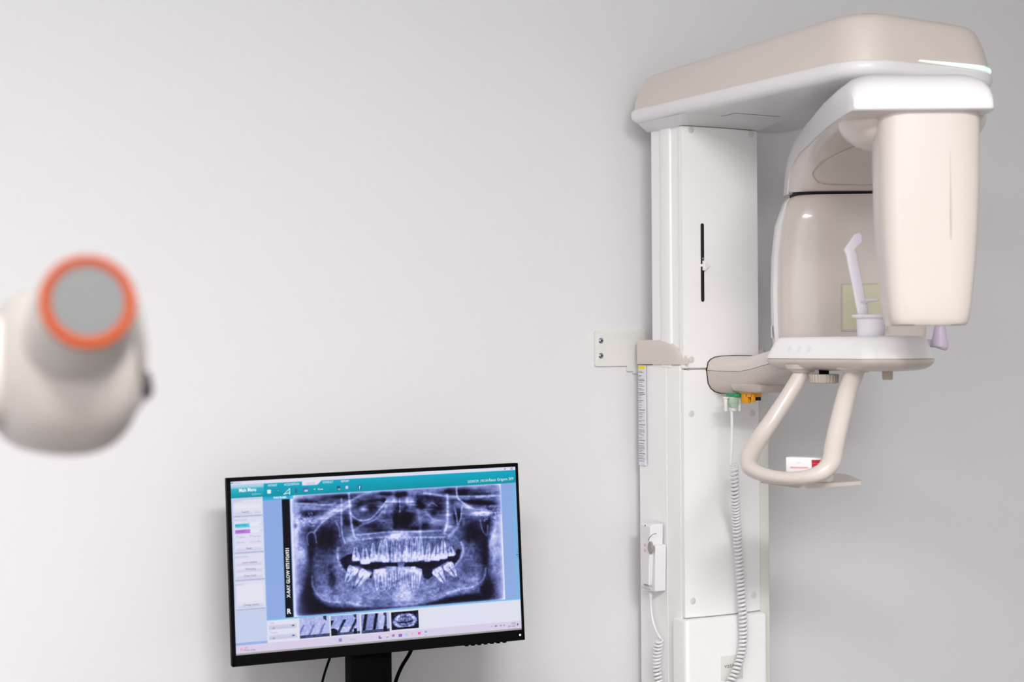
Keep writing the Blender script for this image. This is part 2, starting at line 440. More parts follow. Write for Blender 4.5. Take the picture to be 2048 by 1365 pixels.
# recessed trim on the liner
def onliner(t_i, s):
    # point on inner slope between stations, t_i in station index
    k = int(t_i); f = t_i-k; a_ = ST[k]; b_ = ST[min(k+1, len(ST)-1)]
    L = Vector(a_[1]).lerp(Vector(b_[1]), f); I = Vector(a_[2]).lerp(Vector(b_[2]), f); h = (a_[4]*(1-f)+b_[4]*f)-.002
    c = abs(s); sn = math.sqrt(max(0, 1-min(1, c)**2)); q = L.lerp(I, min(1, sn**.45))
    return Q(q.x-.0006, s*h, q.y-.0006)
tr = [onliner(5.0, -.25), onliner(5.6, -.45), onliner(6.8, -.68), onliner(8.0, -.80), onliner(8.6, -.76), onliner(9.2, -.62), onliner(9.3, -.3), onliner(9.3, .3), onliner(9.2, .62), onliner(8.6, .76), onliner(8.0, .80), onliner(6.8, .68), onliner(5.6, .45), onliner(5.0, .25)]
obj('liner_groove', tube(bmesh.new(), spline(tr, 6), .0007, 6), 'knob', mach)
# beige mounting bowl behind the drum
bm = bmesh.new(); rings = []
for k in range(9):
    a_ = PI/2*k/8; rr = math.cos(a_)**.75 if k < 8 else .05; zz = 1.812-.056*math.sin(a_)
    rings.append(sring(Q(.056, -.006, zz), ex, sx, .084*max(rr, .05), .117*max(rr, .05), 2.6, 40))
obj('detector_mount', loft(bm, rings), 'beige', mach, angle=60)
# detector drum
bm = bmesh.new(); rings = []
zt, zb_ = 1.822, P(1850, 651, d=2.44).z
prof = [(0, .0795, .058), (.15, .0795, .0585), (.35, .079, .058), (.5, .0775, .0565), (.65, .0745, .0545), (.8, .0705, .0515), (.9, .067, .049), (.965, .0635, .0465), (.99, .0615, .0445), (1.0, .058, .041)]
for f, a_, b_ in prof:
    z = zt+(zb_-zt)*f
    rings.append(sring(Q(0, .003-.0015*f, z), sx, ex, a_, b_, 3.9, 64))
rings.append(sring(Q(0, .001, zb_+.0035), sx, ex, .046, .03, 3, 64))
drum = obj('detector_drum', loft(bm, rings), 'beige', mach, angle=60)
bm = bmesh.new()
cz = [(.22, .0), (.35, .0016), (.48, .0022), (.55, .0014), (.62, 0)]
rg = []
for f, wv in cz:
    z = zt+(zb_-zt)*f; rg.append(Q(-.0586+.0008*f, .026+.003*f, z))
obj('drum_crease', tube(bm, spline(rg, 5), spl1([.0003, .0009, .0011, .0008, .0002], 5), 8), 'beige', drum)
# tube head housing at the rear: beige inner shell, white back shell
bm = bmesh.new(); rings = []
hp = [(1.7365, .110, .0), (1.7335, .118, .0), (1.725, .124, .0), (1.68, .134, 0), (1.62, .141, 0), (1.55, .143, 0), (1.48, .142, 0), (1.44, .139, 0), (1.43, .132, 0)]
T0 = SEP-.05
for z, hwid, _ in hp:
    c = Q(T0+.06, 0, z); n = 16; r = []
    fr = .0 if z > 1.73 else .004
    # D-shaped plan: nearly flat face with rounded corners towards the drum
    for k in range(33):
        a_ = PI*k/32; cc = -math.cos(a_); ss = math.sin(a_)
        r.append(Q(T0+.055-(.055+fr)*abs(ss)**.42, math.copysign(abs(cc)**.62, cc)*hwid, z))
    r += [Q(T0+.075, hwid, z), Q(T0+.075, -hwid, z)]
    rings.append(r)
hs = obj('tube_housing', loft(bm, rings), 'beige', mach, angle=60)
bm = bmesh.new(); rings = []
for z, hwid, _ in hp:
    r = [Q(T0+.056, -hwid-.004, z)]
    k2 = 12
    h2 = hwid+ (.010 if z < 1.72 else .004)
    if z > 1.735: h2 = hwid
    r = []
    for k in range(25):
        a_ = PI*k/24; cc = -math.cos(a_); ss = math.sin(a_)
        r.append(Q(T0+.066+.075*abs(ss)**.7, math.copysign(abs(cc)**.6, cc)*(h2 if cc < 0 else hwid-.004), z))
    r += [Q(T0+.060, hwid-.006, z), Q(T0+.054, -h2+.002, z)]
    rings.append(r)
bs = obj('back_shell', loft(bm, rings), 'gloss', mach, angle=60)
rings = [sring(Q(T0+.075, 0, z), sx, ex, .110, .066, 5, 40) for z in (1.7350, 1.7455)]
obj('housing_gap', loft(bmesh.new(), rings), 'dark', mach)
# yellow-green label plate on the housing face
def faceq(px, py, off=0):
    # point on the housing's inner face seen at that spot
    r = fw+r2*((px-1024)/F)-u2*((py-682.5)/F); o0 = Dd-ex*(T0-.0045-off)
    t = (o0-CAM).dot(ex)/r.dot(ex); return CAM+r*t
c0, c1 = faceq(1681, 567), faceq(1776, 663)
s0, s1 = (c0-Dd).dot(sx), (c1-Dd).dot(sx)
def plate(s0, s1, z0, z1, rr, t0, t1):
    pr = rpoly([(s0, z0), (s1, z0), (s1, z1), (s0, z1)], rr, 5)
    return loft(bmesh.new(), [[Q(t0, p.x, p.y) for p in pr], [Q(t1, p.x, p.y) for p in pr]])
pl = obj('laser_window', plate(s0, s1, c1.z, c0.z, .005, T0-.0035, T0-.006), 'beige', hs)
obj('window_rim', plate(s0+.0007, s1-.0007, c1.z+.0007, c0.z-.0007, .0045, T0-.0055, T0-.0063), 'knob', hs)
obj('window_inner_rim', plate(s0+.0014, s1-.0014, c1.z+.0014, c0.z-.0014, .004, T0-.0055, T0-.0066), 'beige', hs)
obj('window_inner_line', plate(s0+.0028, s1-.0028, c1.z+.0028, c0.z-.0028, .003, T0-.006, T0-.0069), 'knob', hs)
obj('window_pane', plate(s0+.0034, s1-.0034, c1.z+.0034, c0.z-.0034, .003, T0-.006, T0-.0072), 'label', hs)
# small grey sticker on the white back shell
c = P(1552, 664, d=3.10)
st = bmesh.new()
zc_ = c.z
sl = -.1515
pa = Q(T0+.066, sl-.002, zc_)
box(st, -.006, .006, -.0005, .0005, -.012, .012)
rotm = Matrix.Translation(pa) @ Matrix(((ex.x, sx.x, 0, 0), (ex.y, sx.y, 0, 0), (0, 0, 1, 0), (0, 0, 0, 1)))
st.transform(rotm); obj('sticker', st, 'inkl', bs)

# support arm from column to chin tray
bm = bmesh.new(); bm2 = bmesh.new()
def arm_ring(y, xc, zc, hx, hu, hl, half):
    r = []; n = 10
    sg = 1 if half == 'u' else -1; h = hu if half == 'u' else hl
    for k in range(n+1):
        a_ = PI*k/n; cc, ss = -math.cos(a_), math.sin(a_)
        xx = math.copysign(abs(cc)**.45, cc)*hx
        r.append(Vector((xc+xx*(1-.10*ss*(abs(cc) > .2)), y, zc+sg*(h*abs(ss)**.5+.0004))))
    return r
AR = [(2.63, 1.905, 1.396, .071, .0285, .047), (2.60, 1.904, 1.396, .071, .0285, .047), (2.55, 1.900, 1.395, .068, .029, .045), (2.50, 1.894, 1.3955, .064, .030, .041), (2.46, 1.888, 1.400, .061, .031, .036), (2.41, 1.883, 1.409, .058, .031, .032), (2.35, 1.876, 1.419, .056, .028, .028), (2.29, 1.870, 1.425, .054, .02, .022), (2.24, 1.868, 1.427, .05, .012, .015)]
loft(bm, [arm_ring(*a_, 'u') for a_ in AR]); loft(bm2, [arm_ring(*a_, 'l') for a_ in AR])
obj('support_arm_top', bm, 'beige', mach, angle=60)
sb = obj('support_arm_bottom', bm2, 'beigem', mach, angle=60)
bm = bmesh.new(); r = []
for a_ in (2.618, 2.6135):
    u_ = arm_ring(a_, 1.905, 1.396, .0722, .0298, .0483, 'u'); l_ = arm_ring(a_, 1.905, 1.396, .0722, .0298, .0483, 'l')
    r.append(u_+list(reversed(l_)))
loft(bm, r); obj('arm_opening_dark_gap', bm, 'dark', mach)  # black ring standing in for the dark of the gap around the arm
# connector block under the arm with ports
c = P(1497, 776, y=2.50)
bm = prism(bmesh.new(), rpoly([(1.836, 2.448), (1.905, 2.448), (1.905, 2.538), (1.836, 2.538)], .014), [(1.3535, .010), (1.3545, .004), (1.358, .0), (1.369, -.003), (1.380, .010)])
cb = obj('connector_block', bm, 'beigem', mach)
zt_ = 1.3535
bm = BX(1.843, 1.871, 2.478, 2.518, zt_-.0015, zt_+.0005); box(bm, 1.845, 1.855, 2.496, 2.516, zt_-.021, zt_-.001, .0015)
box(bm, 1.845, 1.868, 2.480, 2.500, zt_-.008, zt_-.001, .0008); box(bm, 1.845, 1.853, 2.479, 2.4835, zt_-.018, zt_-.001, .001)
op = obj('amber_port', bm, 'orange', cb, label='amber plastic port guard')
obj('port_socket', BX(1.856, 1.868, 2.482, 2.512, zt_-.015, zt_-.003), 'dark', op)
bm = loft(bmesh.new(), [[Vector((p.x, p.y, z)) for p in rpoly([(1.833, 2.519), (1.861, 2.519), (1.861, 2.552), (1.833, 2.552)], .006)] for z in (1.3510, 1.3455)])
obj('green_port', bm, 'green', cb, label='green plastic connector collar')

# chin tray: beige underside, white top
tp = rpoly([(1.769, 2.350), (1.763, 2.060), (1.808, 2.005), (1.900, 2.036), (1.944, 2.095), (1.944, 2.350)], [.035, .03, .03, .04, .03, .035], 8)
zt = P(1700, 718, d=2.75).z
tray = obj('tray_top', prism(bmesh.new(), tp, [(zt+.0005, .0), (zt+.004, .0), (zt+.030, .011), (zt+.0365, .015), (zt+.0385, .019), (zt+.039, .025)]), 'white', mach, angle=50)
obj('tray_underside', prism(bmesh.new(), tp, [(zt-.0008, -.0005), (zt-.004, -.001), (zt-.008, .001), (zt-.013, .006), (zt-.018, .016), (zt-.0205, .032), (zt-.0215, .052)]), 'beigem', mach, angle=50)
obj('tray_seam', prism(bmesh.new(), tp, [(zt-.0015, .0012), (zt+.0012, .0012)]), 'knob', mach)
# keypad symbols on the tray's side
for pxk in (1578, 1599, 1619):
    for dy, rr in ((0, .0058),):
        # the left face slants inwards with height
        z = P(pxk, 699, x=1.772).z; y = P(pxk, 699, x=1.772).y; xf = 1.763+.006*(y-2.06)/.29+.42*(z-zt-.004)
        bm = bmesh.new()
        rg = [[Vector((xf-o_+(z0_*.42), y+math.cos(2*PI*k/20)*r_, z+z0_)) for k in range(20) for z0_ in [math.sin(2*PI*k/20)*r_]] for r_, o_ in ((rr, -.004), (rr, .0002), (rr-.0010, .0003))]
        loft(bm, rg); obj('keypad_button', bm, 'key', tray)
# chin cup with flange
def lathe(bm, base, prof, seg=32, axis=Z_):
    a = axis.normalized(); u = a.orthogonal().normalized(); v = a.cross(u)
    return loft(bm, [[base+a*h+u*math.cos(2*PI*k/seg)*r+v*math.sin(2*PI*k/seg)*r for k in range(seg)] for r, h in prof])
cc = P(1742, 672, d=2.72); cc.z = zt+.038
h_cup = P(1742, 630, d=2.72).z-cc.z
obj('chin_cup', lathe(bmesh.new(), cc, [(.0225, -.002), (.0235, .004), (.0245, h_cup-.006), (.0315, h_cup-.005), (.0325, h_cup-.002), (.0315, h_cup), (.024, h_cup), (.021, h_cup-.006), (.019, h_cup-.012)]), 'lilac', mach, label='milky white chin rest cup')
# temple rest hanging at the far corner of the tray
a_ = P(1880, 654, d=2.78); b_ = P(1878, 697, d=2.78)
bm = tube(bmesh.new(), [a_+Z_*.01, a_, P(1879, 676, d=2.78), P(1879, 681, d=2.78), P(1879, 686, d=2.78), P(1879, 694, d=2.78), b_], [.009, .0095, .0125, .0145, .0155, .0155, .013], 20)
cyl(bm, P(1879, 688, d=2.78), P(1843, 686, d=2.78)+Vector((.0, .03, 0)), .007)
cyl(bm, a_+Z_*.008, a_+Z_*.07, .009, .0075)
obj('temple_rest', bm, 'lilacd', mach, label='lilac plastic temple rest')
# handle
hpts = [P(1606, 738, d=2.84), P(1603, 748, d=2.84), P(1580, 787, d=2.84), P(1545, 840, d=2.835), P(1517, 880, d=2.82), P(1500, 912, d=2.79), P(1501, 935, d=2.76), P(1528, 950, d=2.72), P(1570, 957, d=2.68), P(1612, 955, d=2.65), P(1645, 944, d=2.64), P(1663, 922, d=2.65), P(1669, 890, d=2.67), P(1680, 840, d=2.69), P(1694, 785, d=2.715), P(1708, 748, d=2.73), P(1711, 738, d=2.73)]
hr = [.014, .0145, .0145, .015, .0155, .0165, .0150, .0125, .0115, .0120, .0145, .0165, .0170, .0168, .0163, .0165, .017]
obj('handle', tube(bmesh.new(), spline(hpts, 6), spl1(hr, 6), 20), 'beige', mach, angle=80)
for i, (px, d, rr) in enumerate(((1606, 2.84, .022), (1711, 2.73, .024))):
    c = P(px, 744, d=d)
    obj('handle_socket', lathe(bmesh.new(), Vector((c.x, c.y, 0)), [(rr*.9, c.z-.001), (rr, c.z+.002), (rr*1.35, zt-.018), (rr*1.5, zt-.010)]), 'beigem', mach)
# large ribbed knob and its shaft
def knob(px, py0, py1, d, r, teeth, name):
    c = P(px, (py0+py1)/2, d=d); z0 = P(px, py1, d=d).z; z1 = P(px, py0, d=d).z; n = teeth*4
    def ring(rr, z): return [Vector((c.x+math.cos(2*PI*k/n)*(rr-(.0011 if k % 4 in (2, 3) else 0)), c.y+math.sin(2*PI*k/n)*(rr-(.0011 if k % 4 in (2, 3) else 0)), z)) for k in range(n)]
    bm = loft(bmesh.new(), [ring(r*.9, z0), ring(r*.96, z0+.0015), ring(r, z1-.002), ring(r*.985, z1)])
    k_ = obj(name, bm, 'knob', mach, angle=25)
    obj('shaft', cyl(bmesh.new(), (c.x, c.y, z1-.001), (c.x, c.y, zt-.012), r*.34), 'blackm', k_)
    return k_
knob(1648, 749, 767, 2.80, .0265, 26, 'clamp_knob')
knob(1775, 741, 760, 2.71, .0092, 14, 'lock_knob')
c = P(1779, 737, d=2.71); obj('knob_slot', BX(c.x-.018, c.x+.018, c.y-.0035, c.y+.0035, c.z-.0005, c.z+.004), 'dark', mach)
# accessory shelf under the handle
zs = P(1600, 968, d=2.72).z
sp = [P(1520, 962, d=2.78), P(1605, 975, d=2.66), P(1726, 966, z=zs), P(1690, 951, z=zs), P(1560, 951, z=zs)]
spz = rpoly([(p.x, p.y) for p in sp], .012, 5)
zsh = zs+.0
shelf = obj('shelf_plate', loft(bmesh.new(), [[Vector((p.x, p.y, z)) for p in spz] for z in (zsh-.0035, zsh-.003, zsh+.0025, zsh+.003)]), 'beigem', mach)
# ---------------------------------------------------------------- box of supplies on the shelf
b0 = P(1572, 940, d=2.735); b1 = P(1652, 940, d=2.705)
dx = Vector((b1.x-b0.x, b1.y-b0.y, 0)); L = dx.length; dx.normalize(); dy = Vector((-dx.y, dx.x, 0))
if dy.dot(fw) < 0: dy = -dy
zt0 = P(1580, 915, d=2.735).z
bxm = Matrix(((dx.x, dy.x, 0, b0.x), (dx.y, dy.y, 0, b0.y), (0, 0, 1, 0), (0, 0, 0, 1)))
crt = thing('supply_box', 'small white cardboard box with a red panel on the beige shelf plate', 'box', (b0.x, b0.y, zsh+.0032))
bm = box(bmesh.new(), 0, L+.005, 0, .032, zsh+.0032, zt0, .0008, 2); bm.transform(bxm); obj('carton', bm, 'card', crt)
x_r = L*.645
bm = bmesh.new(); pr = [(x_r, zt0-.0035), (L+.0045, zt0-.0030), (L+.0045, zt0-.028), (x_r+.0008, zt0-.024)]
loft(bm, [[Vector((x, -.0002, z)) for x, z in pr], [Vector((x, -.0007, z)) for x, z in pr]]); bm.transform(bxm); rp = obj('red_panel', bm, 'red', crt, smooth=False)
bm = bmesh.new()
for k, zz in enumerate((.009, .0135)):
    box(bm, x_r+.0025, L+.003, -.0012, -.0006, zt0-zz-.0012, zt0-zz)
bm.transform(bxm); obj('rust_print', bm, 'redink', rp, smooth=False)
bm = bmesh.new(); x = L*.11
while x < L*.56:
    wv = random.uniform(.0010, .0024); box(bm, x, x+wv, -.0006, -.0001, zt0-.0185-random.uniform(0, .0005), zt0-.0160); x += wv+.0005
bm.transform(bxm); obj('pink_print', bm, 'inkr', crt, smooth=False)
bm = bmesh.new()
for k in range(5): box(bm, L*.28+k*.0022, L*.28+k*.0022+.0015, -.0006, -.0001, zt0-.0245-k*.0002, zt0-.0230-k*.0002)
box(bm, L*.27, L*.36, -.0006, -.0001, zt0-.0095, zt0-.0082)
bm.transform(bxm); obj('grey_print', bm, 'inkl', crt, smooth=False)

# bite rod (lifts out of the cup)
bt = thing('bite_rod', 'milky plastic bite rod with a bent tip standing in the chin cup', 'bite rod', (cc.x, cc.y, cc.z+.01))
q = [P(1728, 640, d=2.72), P(1722, 610, d=2.72), P(1713, 560, d=2.72), P(1706, 527, d=2.72), P(1699, 500, d=2.72)]
def strip(bm, pts, hw, th):
    rings = []
    for i, p in enumerate(pts):
        h_ = hw[i]
        rings.append(sring(p, r2, fw, h_, th, 3.5, 16))
    return loft(bm, rings)
obj('stem', strip(bmesh.new(), q[:4], [.0085, .0092, .0095, .0096], .004), 'lilac', bt, angle=60)
bm = strip(bmesh.new(), [P(1706, 528, d=2.72), P(1703, 510, d=2.72), P(1699, 500, d=2.72)], [.0095, .0095, .0098], .005)
tipo = [(1688, 499), (1709, 469), (1719, 466), (1723, 471), (1723.5, 484), (1708, 499), (1700, 505)]
loft(bm, [[P(x, y, d=2.724) for x, y in tipo], [P(x, y, d=2.716) for x, y in tipo]])
obj('bite_tip', bm, 'lilac', bt)
bm = tube(bmesh.new(), [P(1731, 636, d=2.715), P(1732, 620, d=2.715), P(1731, 608, d=2.715), P(1733, 602, d=2.71), P(1744, 600, d=2.70), P(1757, 600, d=2.695)], [.0045, .0035, .003, .0032, .0034, .002], 10)
tube(bm, [P(1731, 606, d=2.715), P(1722, 604, d=2.715)], [.003, .002], 8)
obj('thumb_tab', bm, 'clear', bt)

# ---------------------------------------------------------------- exposure switch in its holder (column side)
def SP(px, py): return P(px, py, x=XL-.02)
hx0 = XL-.004
def yz(px, py, x): p = P(px, py, x=x); return (p.y, p.z)
def slab(outline, xa, xb, bevel=.002, mi=0):
    pr = rpoly(outline, .004, 4); cy = sum(p.x for p in pr)/len(pr); cz = sum(p.y for p in pr)/len(pr)
    def ins(p, i): v = Vector((p.x-cy, p.y-cz)); l = v.length; v *= (l-i)/l; return (cy+v.x, cz+v.y)
    return loft(bmesh.new(), [[Vector((xa, *ins(p, 0))) for p in pr], [Vector((xb+bevel, *ins(p, 0))) for p in pr], [Vector((xb, *ins(p, bevel))) for p in pr]])
hol = obj('switch_holder', slab([yz(1285, 1130, hx0-.018), yz(1306, 1142, hx0-.012), yz(1306, 1085, hx0-.006), yz(1331, 1090, hx0), yz(1330, 1183, hx0), yz(1287, 1183, hx0-.018)], hx0+.001, hx0-.024), 'gloss', mach)
sx0 = hx0-.001
yA = P(1288, 1100, x=sx0-.02).y; yB = P(1323, 1100, x=sx0-.004).y
z_top = P(1305, 1042, x=sx0-.015).z; z_bot = P(1305, 1180, x=sx0-.02).z
swt = thing('exposure_hand_switch', 'white exposure hand switch with a grey button resting in its column-side holder', 'hand switch', (sx0-.012, (yA+yB)/2, z_bot))
zm = (z_top+z_bot)/2
outl = [(yA, z_top-.004), (yB, z_top-.006), (yB+.004, zm-.02), (yB+.009, z_bot), (yA-.003, z_bot), (yA+.002, zm)]
sw = obj('switch_body', slab(outl, sx0-.0002-.0245*0, sx0-.030, .005), 'gloss', swt)
xf = sx0-.0303
bz = P(1301, 1096, x=xf)
bm = loft(bmesh.new(), [[Vector((xf+.002-o_, bz.y+math.cos(2*PI*k/24)*r_*.62, bz.z+math.sin(2*PI*k/24)*r_)) for k in range(24)] for r_, o_ in ((.0125, 0), (.0125, .003), (.011, .0045), (.006, .0040))])
obj('push_button', bm, 'grey', swt)
bm = tube(bmesh.new(), spline([P(1296, 1082, x=xf), P(1299, 1076, x=xf), P(1305, 1070, x=xf), P(1313, 1068, x=xf)], 5), .0005, 6)
obj('violet_arc', bm, 'ink', swt)
c = P(1290, 1052, x=xf); obj('indicator_dot', cyl(bmesh.new(), (xf+.001, c.y, c.z), (xf-.0004, c.y, c.z), .0012), 'dark', swt)
for py in (1091, 1102):
    c = P(1290, py, x=xf); bm = bmesh.new()
    obj('red_mark', tube(bm, [Vector((xf-.0002, c.y+math.cos(a_)*.0026, c.z+math.sin(a_)*.0026)) for a_ in [2*PI*k/14 for k in range(15)]], .0003, 5), 'redink', swt)
c = P(1287.5, 1172, x=xf)
bm = text_mesh(bmesh.new(), 'vatech', Vector((xf-.0005, c.y, c.z)), -Y_, Z_, width=abs(P(1304.5, 1172, x=xf).y-c.y), height=.0068)
obj('lettering', bm, 'ink', swt, smooth=False)
# its cable
k0 = Vector((xf+.016, P(1301, 1183, x=xf+.016).y, z_bot))
def KX(px, py, x=None): return P(px, py, x=XL-.018 if x is None else x)
sc_ = thing('coiled_switch_cable', 'white coiled cable hanging from the hand switch down the column side', 'cable', tuple(KX(1301, 1186)))
bm = tube(bmesh.new(), [k0+Z_*.002, k0-Z_*.004, k0-Z_*.017, k0-Z_*.019], [.0042, .0045, .0036, .003], 12); obj('strain_relief', bm, 'ivory', sc_)
cen = [KX(1318, 1281), KX(1314, 1310), KX(1313, 1335), KX(1317, 1365), KX(1324, 1400), KX(1326, 1450), KX(1324, 1500), KX(1322, 1530, XL-.012)]
switch_end = cen[-1]
hb, ho = helix(cen, 34, .0072, .0026)
obj('coil', hb, 'gloss', sc_)
obj('end_grommet', cyl(bmesh.new(), switch_end+Vector((-.006, 0, -.004)), (XL+.0002, switch_end.y, switch_end.z-.004), .010, .011, 16, .001), 'ivory', sc_)
bm = tube(bmesh.new(), spline([k0-Z_*.016, KX(1302, 1215), KX(1305, 1240), KX(1312, 1262), KX(1320, 1276), ho[0]], 6), .0026, 10)
obj('lead', bm, 'gloss', sc_)

# ---------------------------------------------------------------- data cable from the arm's green port
yc = 2.532
def K(px, py, y=yc): return P(px, py, y=y)
dc = thing('coiled_data_cable', 'white coiled cable plugged into the green port and hanging before the column', 'cable', tuple(K(1464, 790)))
c = K(1464, 805)
pc = K(1465, 800)
bm = box(bmesh.new(), pc.x-.0105, pc.x+.0105, yc-.008, yc+.008, K(1464, 808).z, 1.3455, .001, 2)
r_ = [rpoly([(pc.x-h_, yc-.007), (pc.x+h_, yc-.007), (pc.x+h_, yc+.007), (pc.x-h_, yc+.007)], .001, 2) for h_ in (.0105, .0055)]
loft(bm, [[Vector((p.x, p.y, K(1464, 808).z+.001)) for p in r_[0]], [Vector((p.x, p.y, K(1464, 816).z)) for p in r_[1]]])
plug = obj('plug', bm, 'greenp', dc)
bm = BX(pc.x-.0052, pc.x+.0052, yc-.0055, yc+.0055, K(1464, 823).z, K(1464, 814).z, .001, 2); obj('strain_relief', bm, 'ivory', plug)
for sgn in (-1, 1):
    xx = pc.x+sgn*.0165
    bm = cyl(bmesh.new(), (xx, yc, 1.343), (xx, yc, K(1464, 823).z), .0042, .0034, 14, .0006); cyl(bm, (xx, yc, 1.3455), (xx, yc, 1.342), .0062)
    box(bm, min(xx, pc.x), max(xx, pc.x), yc-.003, yc+.003, 1.3425, 1.3455)
    obj('thumb_screw', bm, 'ivory', plug)
cen = [K(1468, 936), K(1470, 990, 2.545), K(1474, 1060, 2.58), K(1480, 1150, 2.588), K(1485, 1220, 2.582), K(1487, 1270, 2.582), K(1483, 1310, 2.582), K(1471, 1345, 2.582), K(1458, 1375, 2.584), K(1452, 1430, 2.584), K(1456, 1490, 2.580), K(1470, 1525, 2.574), K(1488, 1530, 2.580), K(1496, 1520, 2.592)]
cable_end = cen[-1]
hb, ho = helix(cen, 84, .0068, .0028, seg=8)
obj('coil', hb, 'gloss', dc)
obj('end_grommet', cyl(bmesh.new(), cable_end+Vector((0, -.004, 0)), (cable_end.x, YF-.0165, cable_end.z), .009, .010, 16, .001), 'ivory', dc)
bm = tube(bmesh.new(), spline([K(1463.5, 821), K(1464, 860), K(1463, 900), K(1462, 930), ho[0]+Vector((-.003, 0, .006)), ho[0]], 6), .0028, 10)
obj('lead', bm, 'gloss', dc)

# ---------------------------------------------------------------- monitor
TL, TR, BL, BR = (460.8, 964.1), (1030.1, 934.0), (472.3, 1308.5), (1043.4, 1256.5)
pTL, pTR, pBL, pBR = P(*TL, d=2.735), P(*TR, d=2.917), P(*BL, d=2.722), P(*BR, d=2.904)
mc = (pTL+pTR+pBL+pBR)/4
mx = ((pTR-pTL)+(pBR-pBL)).normalized(); mz = ((pTL-pBL)+(pTR-pBR)); mz = (mz-mx*mz.dot(mx)).normalized(); my = mz.cross(mx)  # away from viewer
MW = ((pTR-pTL).length+(pBR-pBL).length)/2; MH = ((pTL-pBL).length+(pTR-pBR).length)/2
def mm(x, y, z): return mc+mx*x+my*y+mz*z
MMAT = Matrix(((mx.x, my.x, mz.x, mc.x), (mx.y, my.y, mz.y, mc.y), (mx.z, my.z, mz.z, mc.z), (0, 0, 0, 1)))
mon = thing('computer_monitor', 'black flat computer monitor showing a panoramic dental x-ray', 'monitor', (mc.x, mc.y+.06, .745))
def mbox(name, *a, mt='black', par=None, **k):
    bm = box(bmesh.new(), *a, **k); bm.transform(MMAT); return obj(name, bm, mt, par or mon)
bz_l, bz_r, bz_t, bz_b = .0072, .0055, .0066, .0225
hW, hH = MW/2, MH/2
bm = bmesh.new()
box(bm, -hW-bz_l, hW+bz_r, .003, .016, -hH-bz_b, hH+bz_t, .001, 2)
box(bm, -hW-bz_l, -hW, -.001, .004, -hH-bz_b, hH+bz_t, .0006, 1); box(bm, hW, hW+bz_r, -.001, .004, -hH-bz_b, hH+bz_t, .0006, 1)
box(bm, -hW-bz_l, hW+bz_r, -.001, .004, hH, hH+bz_t, .0006, 1); box(bm, -hW-bz_l, hW+bz_r, -.001, .004, -hH-bz_b, -hH-.003, .0006, 1)
bm.transform(MMAT); body = obj('casing', bm, 'black', mon)
mbox('chin_strip', -hW, hW, -.0004, .004, -hH-.003, -hH, mt='grey', par=body)
mbox('back_cover', -hW+.06, hW-.06, .014, .045, -hH+.02, hH-.03, mt='blackm', bev=.012)
for k in range(7):
    x = hW+bz_r-.112+k*.0122
    mbox('menu_button', x-.003, x+.003, .001, .009, -hH-bz_b-.0022, -hH-bz_b+.001, bev=.0004)
bm = cyl(bmesh.new(), (hW-.004, -.0016, -hH-.0125), (hW-.004, .001, -hH-.0125), .0016, seg=12); bm.transform(MMAT); obj('power_light', bm, 'led', mon)
# stand
n0 = P(695, 1340, y=2.635).x; n1 = P(776, 1340, y=2.635).x
std = obj('stand_neck', BX(n0, n1, 2.615, 2.65, .755, 1.06, .004), 'blackm', mon)
obj('stand_base', prism(bmesh.new(), rpoly([((n0+n1)/2-.12, 2.47), ((n0+n1)/2+.12, 2.47), ((n0+n1)/2+.12, 2.69), ((n0+n1)/2-.12, 2.69)], .02), [(.7402, 0), (.752, 0), (.756, .004)]), 'blackm', mon)
# cables behind the monitor
for nm, lab, pts, rr in (('video_cable', 'thin black cable dropping behind the monitor, left of its stand', [(668, 1290, 2.64), (662, 1310, 2.65), (655, 1330, 2.66), (648, 1352, 2.67), (640, 1385, 2.68), (634, 1430, 2.69)], .0024),
                         ('power_cable', 'thick black cable curving down behind the monitor, right of its stand', [(832, 1275, 2.62), (826, 1292, 2.64), (818, 1310, 2.655), (803, 1335, 2.67), (792, 1362, 2.68), (786, 1395, 2.69), (784, 1430, 2.69)], .0036)):
    wp = [P(a, b, y=y) for a, b, y in pts]; wp += [Vector((wp[-1].x, 2.70, .76)), Vector((wp[-1].x+.01, 2.72, .7402+rr)), Vector((wp[-1].x+.08, 2.74, .7402+rr))]
    tag(obj(nm, tube(bmesh.new(), spline(wp, 6), rr, 10), 'blackm'), lab, 'cable')

# ---------------------------------------------------------------- screen picture
def homog(dst):
    A = []
    for (u, v), (x, y) in zip([(0, 0), (1, 0), (0, 1), (1, 1)], dst):
        A += [[u, v, 1, 0, 0, 0, -x*u, -x*v, -x], [0, 0, 0, u, v, 1, -y*u, -y*v, -y]]
    return np.linalg.svd(np.array(A))[2][-1].reshape(3, 3)
Hm = homog([TL, TR, BL, BR]); Hi = np.linalg.inv(Hm)
def uv(px, py):
    q = Hi @ np.array([px, py, 1.0]); return q[0]/q[2], q[1]/q[2]
NX, NY = 640, 384
U, V = np.meshgrid(np.linspace(0, 1, NX), np.linspace(0, 1, NY))
W3 = Hm[2, 0]*U+Hm[2, 1]*V+Hm[2, 2]
PX = (Hm[0, 0]*U+Hm[0, 1]*V+Hm[0, 2])/W3; PY = (Hm[1, 0]*U+Hm[1, 1]*V+Hm[1, 2])/W3
img = np.zeros((NY, NX, 3)); img[:] = (150, 176, 226)
du, dv = 1/NX, 1/NY
